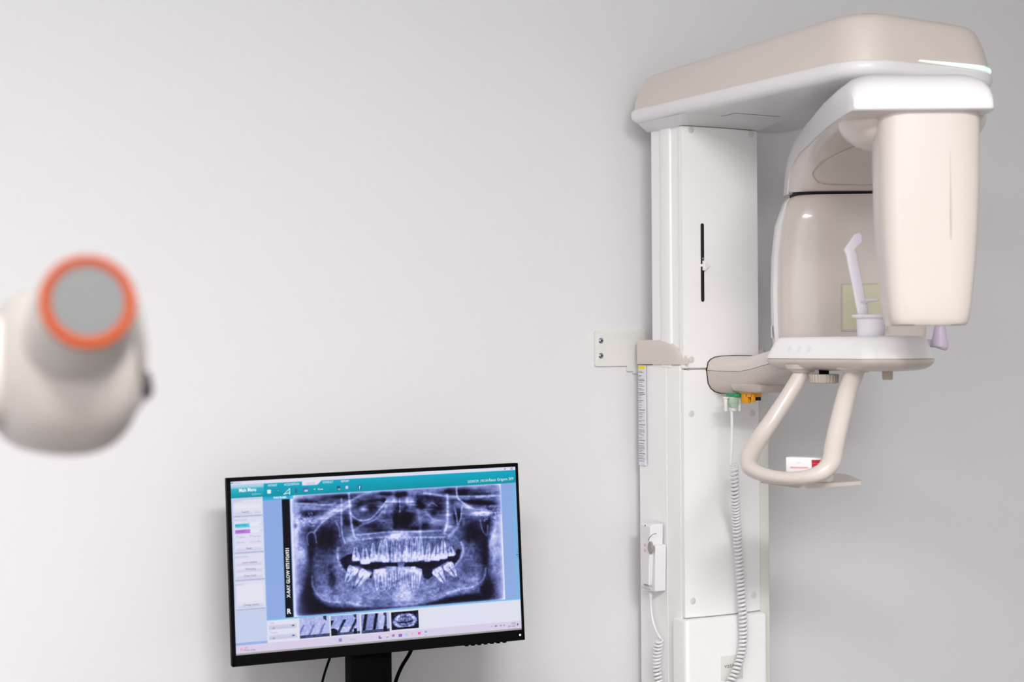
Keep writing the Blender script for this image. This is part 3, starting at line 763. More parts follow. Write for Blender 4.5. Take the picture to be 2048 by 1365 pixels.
def rect(p0, p1, col, col2=None, a=1.0, uvs=False, soft=1.0):
    (u0, v0), (u1, v1) = (p0, p1) if uvs else (uv(*p0), uv(*p1))
    m = np.clip((U-u0)/du/soft+.5, 0, 1)*np.clip((u1-U)/du/soft+.5, 0, 1)*np.clip((V-v0)/dv/soft+.5, 0, 1)*np.clip((v1-V)/dv/soft+.5, 0, 1)*a
    c = np.array(col, float)
    if col2 is not None:
        f = np.clip((V-v0)/(v1-v0), 0, 1)[..., None]; c = c*(1-f)+np.array(col2, float)*f
    img[:] = img*(1-m[..., None])+c*m[..., None]
# window chrome
rect((0, 0), (1, .021), (222, 222, 236), uvs=True)
u1s = uv(527, 975)[0]
rect((0, .021), (1, .100), (8, 166, 196), (0, 146, 162), uvs=True)
rect((0, .040), (u1s, .100), (60, 178, 205), (0, 146, 160), uvs=True)
rect((0, .021), (u1s, .042), (205, 214, 234), (120, 196, 216), uvs=True)
a_, b_ = uv(604, 968), uv(634, 972)
rect((a_[0], .018), (b_[0], .045), (226, 226, 238), uvs=True)
for k in range(6): rect((b_[0], .018), (b_[0]+.014*(1-k/6), .025+k*.004), (226, 226, 238), uvs=True)
# side bar
ub = uv(529, 1100)[0]
rect((0, .098), (ub+.001, .94), (192, 206, 234), (196, 206, 234), uvs=True)
us0, us1 = .006, ub-.003
def vy(y, x=500): return uv(x, y)[1]
for y0, y1 in ((1000, 1032), (1035, 1105), (1108, 1160), (1163, 1219)):
    v0, v1 = vy(y0), vy(y1)
    rect((us0, v0), (us1, v1), (219, 220, 237), uvs=True); rect((us0, v1-.003), (us1, v1+.0025), (160, 162, 188), uvs=True, a=.8)
def btn(y0, y1, u0=None, u1=None, c=(226, 226, 240), c2=(200, 200, 224)):
    rect(((us0+.004) if u0 is None else u0, vy(y0)), ((us1-.006) if u1 is None else u1, vy(y1)), c, c2, uvs=True)
btn(1009, 1017, c2=(228, 228, 240)); btn(1020, 1029, u1=us1-.035); btn(1019, 1028, u0=us1-.028)
btn(1046, 1053, c2=(230, 230, 242)); btn(1058, 1065, c2=(230, 230, 242))
btn(1047, 1055, u1=us0+.052, c=(96, 206, 230), c2=(80, 200, 226)); btn(1059, 1067, u1=us0+.054, c=(192, 130, 216), c2=(186, 122, 212))
btn(1092, 1102); btn(1122, 1131); btn(1135, 1144); btn(1148, 1157); btn(1170, 1204, c=(226, 226, 240), c2=(226, 226, 240)); btn(1206, 1216)
for y, x in ((1074, 474), (1086, 475), (1073, 502), (1085, 502)):
    u0, v0 = uv(x, y); rect((u0-.004, v0-.006), (u0+.004, v0+.006), (186, 186, 208), uvs=True); rect((u0-.0025, v0-.004), (u0+.0025, v0+.004), (222, 222, 238), uvs=True)
# work area
vb = uv(700, 1223)[1]; vb = (uv(590, 1232)[1]+uv(1010, 1202)[1])/2
rect((ub, .100), (1, vb+.004), (138, 168, 224), (142, 170, 224), uvs=True)
u_ = uv(1031, 1050)[0]; rect((.985, .10), (1, vb), (110, 190, 224), uvs=True, a=.5, soft=8)
ue = uv(577, 995)[0]
rect((ub, .098), (ue+.015, .120), (20, 160, 200), (60, 176, 216), uvs=True)
us_0, us_1 = (uv(564, 1005)[0]+uv(571, 1235)[0])/2, (uv(579, 1005)[0]+uv(586, 1235)[0])/2
rect((us_0, .120), (us_1+.001, vb+.004), (4, 2, 10), uvs=True, soft=1.5)
# bottom band and task bar
rect((ub, vb+.004), (1, .955), (221, 222, 238), uvs=True)
rect((ub, vb), (1, vb+.009), (120, 190, 228), uvs=True)
vt = (uv(1000, 1243)[1]+uv(700, 1275)[1])/2
rect((0, vt), (1, 1.01), (216, 204, 228), (212, 204, 230), uvs=True)
ud = uv(597, 1250)[0]
for y0, y1 in ((1250, 1259), (1270, 1279)):
    v0 = uv(560, y0)[1]; rect((ub+.006, v0), (ud-.006, v0+(y1-y0)/350), (206, 206, 228), (194, 194, 220), uvs=True)
    rect((ud-.022, v0+.008), (ud-.014, v0+.015), (70, 70, 110), uvs=True)

# panoramic radiograph, drawn in a frame of its own (cx, cy)
CXg = (PX-580)*4.6545; CYg = (PY-970)*4.6545
rng = np.random.RandomState(7)
def vnoise(sx_, sy_, seed=0):
    r = np.random.RandomState(seed); g = r.rand(64, 96)
    x = (CXg+400)/sx_ % 94; y = (CYg+400)/sy_ % 62
    xi = x.astype(int); yi = y.astype(int); fx = x-xi; fy = y-yi; fx = fx*fx*(3-2*fx); fy = fy*fy*(3-2*fy)
    return (g[yi, xi]*(1-fx)+g[yi, xi+1]*fx)*(1-fy)+(g[yi+1, xi]*(1-fx)+g[yi+1, xi+1]*fx)*fy
I = np.full((NY, NX), .44)
def blob(cx, cy, rx, ry, amt, rot=0, p=1.0):
    c, s = math.cos(rot), math.sin(rot); x = CXg-cx; y = CYg-cy
    q = ((x*c+y*s)/rx)**2+((-x*s+y*c)/ry)**2; global I
    k = np.exp(-(q**p)*.9)
    I = I*(1-k*abs(amt)) if amt < 0 else I+(1-I)*k*amt
def dist(pts):
    D = np.full((NY, NX), 1e9)
    for (x0, y0), (x1, y1) in zip(pts, pts[1:]):
        dx_, dy_ = x1-x0, y1-y0; l2 = dx_*dx_+dy_*dy_+1e-6
        t = np.clip(((CXg-x0)*dx_+(CYg-y0)*dy_)/l2, 0, 1)
        D = np.minimum(D, (CXg-x0-t*dx_)**2+(CYg-y0-t*dy_)**2)
    return np.sqrt(D)
def smoothpts(pts, n=5): return [(p.x, p.y) for p in spline([(a, b, 0) for a, b in pts], n)]
def line(pts, wd, amt):
    global I
    k = np.exp(-(dist(smoothpts(pts, 4))/wd)**2)
    I = I*(1-k*abs(amt)) if amt < 0 else I+(1-I)*k*amt
def poly(pts, soft, amt):
    global I
    ins = np.zeros((NY, NX), bool); n = len(pts); j = n-1
    for i in range(n):
        xi, yi = pts[i]; xj, yj = pts[j]
        c = ((yi > CYg) != (yj > CYg)) & (CXg < (xj-xi)*(CYg-yi)/((yj-yi) or 1e-6)+xi); ins ^= c; j = i
    d = dist(pts+[pts[0]]); d = np.where(ins, d, -d); k = np.clip(d/soft*.5+.5, 0, 1); k = k*k*(3-2*k)
    I = I*(1-k*abs(amt)) if amt < 0 else I+(1-I)*k*amt
# broad tones
blob(1000, 970, 640, 130, .2); blob(330, 620, 160, 320, -.25)
blob(470, 105, 150, 36, -.85); blob(130, 155, 140, 16, -.8); blob(180, 270, 120, 34, -.72); blob(180, 210, 140, 18, .35)
blob(330, 215, 120, 20, .25)
blob(340, 480, 130, 110, -.74); blob(300, 560, 90, 60, -.4); blob(190, 640, 34, 270, -.66); blob(160, 420, 60, 50, -.3)
blob(180, 1130, 130, 110, -.98); blob(170, 980, 60, 150, -.8); blob(395, 860, 34, 110, -.6)
blob(1840, 980, 85, 140, -1.0); blob(1820, 620, 38, 230, -.82); blob(1850, 380, 40, 120, -.75); blob(1690, 440, 90, 120, -.72); blob(1770, 520, 60, 260, -.4)
blob(1640, 700, 60, 160, -.25); blob(1650, 900, 110, 120, .0)
blob(1050, 340, 60, 90, -.95); blob(1100, 300, 60, 70, -.85); blob(985, 340, 26, 110, -.9); blob(1010, 200, 14, 60, -.5)
for x, y, rx, ry in ((865, 78, 38, 22), (922, 88, 34, 22), (1005, 92, 36, 44), (1068, 82, 34, 30), (872, 148, 28, 24), (1085, 205, 26, 24), (1200, 160, 34, 54), (1230, 205, 26, 24)): blob(x, y, rx, ry, -.95)
blob(1290, 125, 110, 30, -.6); blob(1380, 210, 60, 55, -.65); blob(1330, 270, 50, 26, -.6); blob(1240, 380, 60, 34, -.7); blob(1170, 410, 80, 16, -.75)
blob(1480, 62, 46, 30, -.92); blob(1600, 72, 80, 40, -.9); blob(1750, 85, 130, 22, -.5); blob(1700, 160, 180, 20, -.85); blob(1830, 175, 110, 14, -.6)
blob(650, 190, 44, 50, -.65); blob(760, 230, 100, 60, -.6); blob(800, 150, 90, 30, -.55); blob(600, 360, 60, 34, -.75); blob(520, 330, 40, 60, -.6)
blob(770, 390, 110, 50, -.55); blob(900, 290, 60, 30, -.5); blob(850, 430, 100, 16, -.5); blob(1300, 400, 110, 20, -.25)
blob(680, 225, 36, 26, .45); blob(1540, 290, 26, 60, -.75); blob(1575, 300, 20, 70, -.85)
poly([(150, 990), (230, 1100), (420, 1150), (760, 1150), (1150, 1135), (1500, 1045), (1720, 1010), (1850, 1080), (1000, 1175), (60, 1230), (60, 1100)], 40, -.93)
# bright masses
for x, y, rx, ry, am in ((1030, 470, 95, 36, .8), (960, 490, 50, 26, .5), (960, 150, 50, 34, .5), (1110, 170, 40, 60, .45), (1050, 1040, 90, 66, .6), (1040, 1000, 30, 50, .4), (340, 985, 62, 52, .4), (100, 650, 46, 90, .55), (60, 420, 22, 200, .6), (580, 520, 80, 34, .45), (1720, 890, 60, 60, .35), (1900, 480, 50, 90, .45), (1900, 640, 26, 160, .35), (200, 340, 110, 40, .4), (1480, 380, 34, 60, .35), (1770, 260, 110, 34, .55), (1200, 130, 60, 40, .1), (620, 1090, 70, 40, .25), (1330, 330, 60, 40, .3), (850, 210, 30, 60, .2), (430, 740, 50, 90, .2), (1640, 620, 60, 70, .18)):
    blob(x, y, rx, ry, am)
# mouth gap
gap = [(455, 705), (520, 660), (575, 640), (600, 700), (655, 715), (700, 738), (760, 722), (880, 724), (1000, 728), (1200, 716), (1300, 716), (1400, 694), (1480, 664), (1530, 650), (1560, 600), (1590, 610), (1580, 680), (1520, 760), (1470, 712), (1410, 750), (1330, 790), (1330, 850), (1290, 878), (1245, 868), (1225, 790), (1180, 768), (1000, 762), (900, 762), (840, 775), (780, 800), (755, 880), (735, 860), (770, 825), (700, 790), (640, 760), (575, 758), (550, 838), (500, 800)]
poly(gap, 10, -.66)
# teeth: (crown x, crown tip y, root x, root tip y, crown half width, neck fraction, brightness)
def tooth(x0, y0, x1, y1, wc, br=.6, mol=False):
    L_ = math.hypot(x1-x0, y1-y0); dx_, dy_ = (x1-x0)/L_, (y1-y0)/L_; nx, ny = -dy_, dx_
    t = [0, .04, .14, .28, .40, .7, .93, 1.0]; wv = [wc*.70, wc*.95, wc, wc*.92, wc*.74, wc*.55, wc*.26, wc*.05]
    A = [(x0+dx_*L_*a-nx*b, y0+dy_*L_*a-ny*b) for a, b in zip(t, wv)]; B = [(x0+dx_*L_*a+nx*b, y0+dy_*L_*a+ny*b) for a, b in zip(t, wv)]
    poly(A+B[::-1], 9, br*.62)
    poly(A[:5]+B[:5][::-1], 9, br*.62)
    if mol: line([(x0+dx_*L_*.30, y0+dy_*L_*.30), (x0+dx_*L_*.52, y0+dy_*L_*.52), (x0+dx_*L_*.98, y0+dy_*L_*.98)], wc*.16, -.42)
    else: line([(x0+dx_*L_*.22, y0+dy_*L_*.22), (x0+dx_*L_*.9, y0+dy_*L_*.9)], 5, -.22)
    line(A[2:], 3.5, .25); line(B[2:], 3.5, .25)
for a in ((618, 708, 610, 580, 38, .85, 1), (702, 738, 695, 575, 44, .85, 1), (782, 716, 772, 545, 33, .75), (838, 716, 850, 520, 30, .7), (893, 722, 885, 500, 32, .75), (962, 722, 955, 520, 24, .45), (1008, 716, 1004, 500, 32, .55), (1072, 716, 1090, 500, 30, .6), (1130, 720, 1135, 500, 24, .5), (1175, 716, 1180, 490, 28, .65), (1225, 704, 1215, 480, 26, .7), (1278, 716, 1290, 545, 28, .7), (1352, 706, 1365, 560, 44, .85, 1), (1432, 690, 1425, 510, 36, .8, 1), (1508, 662, 1492, 575, 36, .85, 1),
          (598, 768, 520, 910, 50, .85, 1), (712, 805, 610, 960, 52, .85, 1), (808, 790, 812, 980, 30, .7), (866, 784, 882, 980, 30, .75), (922, 762, 928, 970, 24, .6), (968, 762, 975, 950, 24, .6), (1022, 770, 1024, 930, 20, .5), (1062, 770, 1070, 940, 20, .5), (1100, 762, 1102, 950, 22, .55), (1148, 762, 1150, 1000, 26, .7), (1202, 782, 1190, 960, 27, .75), (1360, 785, 1440, 915, 50, .8, 1), (1462, 738, 1545, 860, 50, .85, 1)):
    tooth(*a)
rectI = [(1000, 728), (1068, 728), (1062, 768), (1006, 768)]; poly(rectI, 6, .35)
line([(1085, 540), (1082, 600), (1078, 660)], 5, .8)
for x, y, rx, ry in ((608, 700, 30, 14), (700, 725, 34, 14), (880, 690, 22, 30), (1350, 695, 40, 14), (1435, 680, 26, 14), (1505, 655, 26, 12), (610, 785, 40, 22), (725, 815, 44, 22), (1470, 745, 40, 20), (1370, 795, 36, 20), (1215, 680, 22, 16), (1075, 670, 16, 40)): blob(x, y, rx, ry, .5)
# bone edges
L2 = [([(548, 60), (555, 200), (575, 380), (600, 480), (625, 500)], 8, .6), ([(480, 130), (478, 320), (485, 460), (515, 545)], 6, .45), ([(625, 470), (760, 455), (930, 440), (1160, 438), (1400, 428)], 6, .55), ([(640, 515), (760, 500), (930, 486), (1200, 490), (1440, 488)], 6, .5), ([(1462, 100), (1468, 220), (1462, 350), (1440, 450)], 9, .7), ([(1550, 10), (1556, 110), (1610, 170), (1700, 225)], 6, .65),
      ([(120, 350), (230, 335), (330, 290), (430, 225), (545, 200)], 18, .55), ([(230, 440), (300, 350), (400, 280), (520, 210)], 8, .5), ([(1250, 80), (1360, 92), (1480, 110), (1700, 112), (1950, 100)], 8, .6), ([(1540, 175), (1640, 200), (1740, 250), (1860, 262)], 16, .6), ([(560, 265), (610, 315), (680, 335), (760, 310), (850, 215), (900, 150)], 6, .45),
      ([(470, 190), (560, 150), (660, 100), (740, 70)], 8, .4), ([(445, 590), (448, 690), (500, 790), (560, 850)], 9, .45), ([(205, 860), (215, 950), (270, 1040), (360, 1085), (560, 1105), (700, 1130)], 8, .35), ([(1595, 540), (1612, 620), (1585, 690), (1530, 760)], 8, .45), ([(1460, 1010), (1560, 980), (1700, 950), (1800, 880), (1822, 780)], 7, .35),
      ([(170, 560), (158, 480), (200, 440), (235, 470), (245, 540)], 5, .35), ([(1770, 330), (1790, 420), (1830, 470), (1840, 380)], 5, .35), ([(1530, 210), (1550, 300), (1560, 370)], 6, .5), ([(1600, 210), (1590, 300), (1570, 370)], 6, .5), ([(40, 190), (200, 180), (330, 190), (420, 170)], 8, .35), ([(420, 340), (455, 400), (465, 480)], 5, .35),
      ([(880, 260), (890, 200), (905, 140)], 10, .3), ([(1020, 130), (1022, 250)], 5, .4), ([(1190, 240), (1210, 340), (1215, 470)], 12, .3), ([(1260, 250), (1330, 320), (1440, 340)], 8, .35), ([(1290, 190), (1320, 170), (1370, 200)], 5, .4), ([(600, 420), (680, 370), (800, 320), (860, 250)], 7, .3), ([(740, 1060), (900, 1060), (1000, 1010)], 8, .2), ([(1150, 1080), (1350, 1060), (1500, 990), (1620, 960)], 16, .25), ([(250, 1010), (400, 1060), (520, 1080), (640, 1075)], 20, .3), ([(700, 1130), (900, 1130), (1100, 1115), (1300, 1085), (1480, 1010)], 7, .25),
      ([(1930, 830), (1990, 800)], 4, .4), ([(100, 280), (60, 360), (100, 440)], 10, .3), ([(1480, 480), (1520, 440), (1560, 400)], 10, .4), ([(1900, 300), (1910, 420), (1860, 560), (1870, 610)], 9, .35)]
for pts_, w_, a_ in L2: line(pts_, w_*1.5, a_*.78)
for sd in range(110):
    x = rng.uniform(1800, 1960) if sd % 2 else rng.uniform(30, 240); y = rng.uniform(190, 330)+(60 if sd % 2 == 0 else 0); an = rng.uniform(0, PI); l_ = rng.uniform(8, 30)
    line([(x, y), (x+l_*math.cos(an), y+l_*math.sin(an))], 5, rng.choice([-.32, .25]))
blob(48, 385, 20, 22, -.9)
n1 = vnoise(60, 40, 1); n2 = vnoise(24, 18, 2); n3 = vnoise(9, 26, 3); n4 = vnoise(7, 7, 5); n5 = vnoise(120, 14, 6)
I = I*(1+.30*(n1-.5)+.22*(n2-.5)+.14*(n4-.5)+.20*(n3-.5)*((CYg > 480) & (CYg < 1000)))+.05*(n2-.5)
top = np.clip((430-CYg)/200, 0, 1); I = I*(1+.4*(n5-.5)*top)
cr_ = vnoise(16, 8, 9); jaw = np.exp(-((CYg-1010)/90)**2); I += .10*(cr_-.5)*jaw
# bright film border
uA = (uv(582, 993)[0]+uv(587, 1230)[0])/2; uB = (uv(1001, 971)[0]+uv(1011, 1201)[0])/2
vA = .102; vB = vb
g = np.exp(-np.clip(U-uA, 0, 1)/.010)*.95+np.exp(-np.clip(uB-U, 0, 1)/.009)*.95+np.exp(-np.clip(V-vA, 0, 1)/.010)*.75+np.exp(-np.clip(vB-V, 0, 1)/.006)*.6
gl = np.exp(-np.clip(U-uA, 0, 1)/.035)*.45+np.exp(-np.clip(uB-U, 0, 1)/.035)*.45*(CYg > 280)
I = np.clip(.43+(I-.43)*1.28, 0, 1); I = I+(1-I)*np.clip(g+gl*(.6+.4*n1), 0, 1)
I = np.clip(I, 0, 1)
stops = [(0, (6, 2, 16)), (.12, (22, 18, 44)), (.3, (60, 66, 108)), (.5, (104, 112, 172)), (.7, (150, 160, 218)), (.88, (196, 200, 240)), (1, (226, 226, 246))]
xs_ = [s for s, _ in stops]
rgbI = np.stack([np.interp(I, xs_, [c[k] for _, c in stops]) for k in range(3)], -1)
m_ = (np.clip((U-uA)/du+.5, 0, 1)*np.clip((uB-U)/du+.5, 0, 1)*np.clip((V-vA)/dv+.5, 0, 1)*np.clip((vB-V)/dv+.5, 0, 1))[..., None]
img = img*(1-m_)+rgbI*m_
rect((ub, .098), (ue+.015, .120), (20, 160, 200), (60, 176, 216), uvs=True, a=.75)
# thumbnails of single films and the panorama
def thumb(x0, y0, x1, y1, kind, seed):
    (u0, v0), (u1, v1) = uv(x0, y0), uv(x1, y1)
    a = (U-u0)/(u1-u0); b = (V-v0)/(v1-v0); m = ((a >= 0) & (a <= 1) & (b >= 0) & (b <= 1))
    n_ = vnoise(12, 12, seed); n2_ = vnoise(30, 30, seed+1)
    if kind == 0: T = .80+.15*(n_-.5)+.1*(n2_-.5)-.25*np.exp(-((np.sin((a*1.0+b*.35)*18)+1)/.25)**2)*(b > .35)
    elif kind == 1: T = .72+.2*(n_-.5)-.62*np.exp(-((np.cos((a+.38*b)*15+.8)+1)/.32)**2)*(b > .22)+.15*(b > .6)
    elif kind == 2: T = .62+.2*(n_-.5)-.6*np.exp(-((np.cos((a+.12*b)*17)+1)/.4)**2)+.2*(a > .6)
    else:
        r_ = ((a-.5)/.42)**2+((b-.55)/.42)**2
        T = .42+.5*(n_-.5)-.35*(r_ > 1.1)+.35*np.exp(-((r_-.72)/.2)**2)-.55*np.exp(-(((b-.63+.18*(a-.5)**2*4)/.035)**2))*(abs(a-.5) < .3)-.35*np.exp(-(((a-.5)/.07)**2+((b-.2)/.12)**2))+.25*np.exp(-((b-.45)/.12)**2)*(abs(a-.5) < .33)*(.5+.5*np.sin(a*90))
        T = T*1.05
    if kind < 3:
        T = np.where((a > .90), .82, T); T = np.where((a > .80) & (a < .90) & (b < .14+(a-.8)), .25, T); T = np.where(b > .86, .30+.2*(n_-.5), T)
        if kind: T = np.where((a > .78) & (a < .9) & (b > .72), .08, T)
        if kind == 1: T = np.where((a < .22) & (b > .62) & (b > .5+a), .10, T)
    else: T = np.where(b > .88, .08, T)
    T = np.clip(T, 0, 1); c = np.stack([np.interp(T, xs_, [q[k] for _, q in stops]) for k in range(3)], -1)
    img[m] = c[m]
thumb(599, 1237, 660, 1273, 0, 20); thumb(661, 1233, 720.5, 1268, 1, 30); thumb(722, 1229.5, 780, 1263, 2, 40); thumb(782, 1225.5, 838.5, 1256.5, 3, 50)
# small icons
def dot(px, py, w_, h_, c, a=1): u0, v0 = uv(px, py); rect((u0-w_/1140, v0-h_/700), (u0+w_/1140, v0+h_/700), c, uvs=True, a=a, soft=1.3)
for px, py, w_, h_, c in ((681, 1281, 6, 7, (150, 140, 206)), (759, 1275, 2, 5, (80, 50, 130)), (761, 1277, 5, 2, (80, 50, 130)), (775, 1271, 4, 2, (250, 236, 150)), (775, 1275, 4, 1.5, (130, 120, 180)),
                          (787, 1271, 5, 3, (238, 80, 150)), (785, 1273, 2.5, 4, (70, 180, 200)), (788, 1273, 2, 2, (60, 60, 150)), (801, 1271.5, 6.5, 5.5, (76, 48, 150)), (801, 1271.5, 3, 3, (170, 150, 220)), (813, 1270, 4.5, 5, (120, 206, 226)), (813.5, 1270, 2, 2.5, (214, 210, 232)),
                          (825, 1268.5, 4.5, 5, (240, 170, 200)), (826.5, 1269.5, 3, 3, (216, 206, 230)), (839, 1267.5, 5.5, 5.5, (240, 70, 180)), (840, 1268.5, 2.2, 1.6, (240, 210, 235)), (852, 1264.5, 4.5, 3.5, (70, 186, 206)), (852, 1271.5, 3.5, .8, (150, 140, 190)), (788.5, 1277.5, 1.5, .6, (150, 140, 190)),
                          (484, 1300, 5, 5, (244, 150, 170)), (485, 1300, 2, 2, (220, 205, 232)), (984, 1254, 2, 1, (110, 90, 150)), (992, 1253, 4, 3, (120, 95, 160)), (992, 1255, 2.5, 2, (214, 204, 230)), (1001.5, 1252, 3.5, 2, (130, 105, 165)), (1008, 1251.5, 3.5, 3, (170, 150, 200)), (1035.5, 1249.5, 2.4, 3.8, (56, 34, 110)),
                          (538, 984, 7, 8, (230, 236, 244)), (556, 982.5, 5, 6, (30, 110, 150)), (556, 982, 2.5, 3, (130, 190, 220)), (592, 982, 3, 9, (60, 96, 140)), (611, 980, 11, 8, (60, 110, 180)), (612, 982, 7, 4, (210, 190, 220)), (629, 979, 3, 2, (236, 240, 246)),
                          (677, 976.5, 7, 8, (24, 90, 130)), (678, 979, 5, 1.5, (220, 236, 244)), (693.5, 975.5, 8, 8, (60, 130, 200)), (693.5, 975.5, 5, 6, (222, 216, 236)), (719, 975, 7, 8, (24, 100, 150)), (463.5, 967, 4, 2.5, (30, 150, 200)),
                          (1009.5, 938.5, 3.6, 3, (110, 90, 150)), (1009.5, 938.5, 2, 1.6, (222, 222, 236)), (999, 939, 2, .8, (190, 180, 206))):
    dot(px, py, w_, h_, c)
for i in range(9): dot(568+i*1.3, 989-i*1.35, 1.6, 1.6, (236, 240, 246))
for i in range(9): dot(579-i*.0, 989-i*1.35, 1.8, 1.6, (236, 240, 246))
for i in range(9): dot(568+i*1.3, 989-i*.35, 1.6, 1.6, (236, 240, 246))
for k in (-1, 1):
    for i in range(-3, 4): dot(1023+i*.7, 937.7+k*i*.7, 1, 1, (100, 80, 140))
# ruler at the right margin
for k in range(11): y = 1061+k*4.2; dot(1036.5, y, 3 if k % 5 else 5, .7, (60, 60, 110)); dot(1038, y+2, .8, 3, (60, 60, 110))
dot(1034.5, 1110, 4.5, 1.2, (70, 50, 110)); dot(1037, 1105, 4, 1, (70, 50, 110)); dot(1037, 1114, 4, 1, (70, 50, 110)); dot(1038, 1110, 1, 3, (70, 50, 110))
img = np.clip(img, 0, 255)/255
lin = np.where(img <= .04045, img/12.92, ((img+.055)/1.055)**2.4)
co = np.empty((NY, NX, 3)); base = np.array(mc)
XX = (U-.5)*MW; ZZ = (.5-V)*MH
off = np.array(mon.location)
for k in range(3): co[..., k] = base[k]+mx[k]*XX+my[k]*(-.0002)+mz[k]*ZZ-off[k]
ii = np.arange(NX*NY).reshape(NY, NX)
fc = np.stack([ii[1:, :-1], ii[1:, 1:], ii[:-1, 1:], ii[:-1, :-1]], -1).reshape(-1, 4)
me = bpy.data.meshes.new('screen'); nf = len(fc)
me.vertices.add(NX*NY); me.vertices.foreach_set('co', co.reshape(-1).astype(np.float32))
me.loops.add(nf*4); me.loops.foreach_set('vertex_index', fc.reshape(-1).astype(np.int32))
me.polygons.add(nf); me.polygons.foreach_set('loop_start', np.arange(0, nf*4, 4, dtype=np.int32)); me.polygons.foreach_set('loop_total', np.full(nf, 4, dtype=np.int32))
me.update(calc_edges=True)
at = me.color_attributes.new('picture', 'FLOAT_COLOR', 'POINT')
at.data.foreach_set('color', np.concatenate([lin.reshape(-1, 3), np.ones((NX*NY, 1))], 1).astype(np.float32).reshape(-1))
def emat(name, rgb=None, st=1.0):
    m = bpy.data.materials.new(name); m.use_nodes = True; b = m.node_tree.nodes['Principled BSDF']
    b.inputs['Base Color'].default_value = (.004, .004, .006, 1); b.inputs['Roughness'].default_value = .5; b.inputs['Specular IOR Level'].default_value = .06
    b.inputs['Emission Strength'].default_value = st*2**-.53
    if rgb: b.inputs['Emission Color'].default_value = srgb(rgb)+(1,)
    else:
        a = m.node_tree.nodes.new('ShaderNodeAttribute'); a.attribute_name = 'picture'; m.node_tree.links.new(a.outputs['Color'], b.inputs['Emission Color'])
    return m
me.materials.append(emat('lit_screen'))
scr = bpy.data.objects.new('screen', me); C.objects.link(scr); scr.parent = mon
# lettering on the screen
EM = {k: emat('screen_ink_'+k, c) for k, c in dict(white=(236, 244, 250), violet=(104, 92, 140), faint=(168, 168, 196), dark=(50, 40, 110), teal=(150, 222, 236), violetd=(96, 50, 120), bluetext=(10, 110, 150)).items()}
order = list(EM); mats = [EM[k] for k in order]
def lab(s, p0, p1, col, h=None, bold=.0):
    (u0, v0), (u1, v1) = uv(*p0), uv(*p1)
    a = mm((u0-.5)*MW, -.0007, (.5-v0)*MH); b = mm((u1-.5)*MW, -.0007, (.5-v1)*MH); d_ = b-a; L_ = d_.length; e = d_/L_; z_ = -e.cross(my) if (-e.cross(my)).length > 0 else mz
    if abs(e.dot(mx)) > .7 and z_.dot(mz) < 0: z_ = -z_
    if abs(e.dot(mz)) > .7 and z_.dot(mx) > 0: z_ = -z_
    obj('screen_text', text_mesh(bmesh.new(), s, a, e, z_, width=L_, height=(h*MH/350 if h else None), bold=bold), EM[col], scr, smooth=False)
lab('Main Menu', (478, 985), (512, 982.5), 'white', 7.5, .025)
lab('EzDent-i', (504, 991), (523, 989.5), 'teal', 4)
lab('EzDent-i', (468, 968.5), (482, 968), 'faint', 3.5)
lab('PATIENT', (536, 974), (554, 973), 'white', 4.6); lab('ACQUISITION', (568, 972), (598, 970.5), 'white', 4.8); lab('VIEWER', (612, 970), (630, 969), 'faint', 4.6)
lab('CONSULT', (645, 967.5), (666, 966.5), 'white', 4.8); lab('REPORT', (682, 965.5), (698, 964.5), 'white', 4.6)
lab('View', (635, 981), (646, 980.5), 'white', 4.5); lab('?', (717.6, 978.5), (720.6, 978.4), 'white', 6, .02)
lab('PANORAMA', (547, 998.5), (573, 997), 'white', 4.6, .02)
lab('20240729_192154', (935, 966.5), (976, 963.8), 'white', 5.4); lab('Risco Grigore 30Y', (978, 963.6), (1027, 960.5), 'white', 6.4)
lab('X-RAY GLOW 0751926931', (580.5, 1196), (577.5, 1097), 'white', 7.2, .02)
lab('R', (574.6, 1228.5), (582.6, 1228), 'white', 10.5, .03)
for s, x0, y0, x1, c in (('SEARCH', 466, 1006, 483, 'faint'), ('Search', 483, 1026.5, 497, 'violet'), ('PANOCONTRAST', 468, 1043.5, 495, 'faint'), ('BRIGHTNESS', 471, 1054, 494, 'bluetext'), ('CONTRAST', 472, 1066, 492, 'violetd'),
                         ('0%', 519, 1050.5, 524, 'faint'), ('0%', 519, 1063, 524, 'faint'), ('Sharpen', 477, 1077, 490, 'faint'), ('Max. Den.', 506, 1075.5, 522, 'faint'), ('Inverse', 477, 1088, 489, 'faint'), ('Dark Effect', 506, 1086, 523, 'faint'), ('Reset', 493, 1099.5, 504, 'violet'),
                         ('SIMULATION', 470, 1117.5, 496, 'faint'), ('Insert Implant', 485.5, 1128, 514, 'violet'), ('Whitening', 490, 1141, 511, 'violet'), ('Draw Canal', 488.5, 1154.5, 512, 'violet'), ('LAYOUT', 471.5, 1172.5, 488, 'faint'), ('Change Layout', 487, 1213, 518, 'violet'),
                         ('Date', 541, 1249, 548, 'faint'), ('All', 544.5, 1259.5, 550, 'violet'), ('Modality', 541, 1268.5, 556, 'faint'), ('All', 545, 1279.5, 550, 'violet'), ('Search', 700, 1281.5, 712, 'faint'), ('4\u00b0C', 490, 1299, 495, 'violet'), ('Mostly sunny', 488, 1303.5, 511, 'violet'),
                         ('10:29', 1023.5, 1249.5, 1031, 'violet'), ('28.01.2025', 1016, 1255.5, 1031, 'violet')):
    (ua_, va_) = uv(x0, y0); q_ = Hm @ np.array([uv(x1, y0)[0], va_, 1]); lab(s, (x0, y0), (q_[0]/q_[2], q_[1]/q_[2]), c, 4.2 if c != 'faint' or s not in ('0%',) else 3.2)

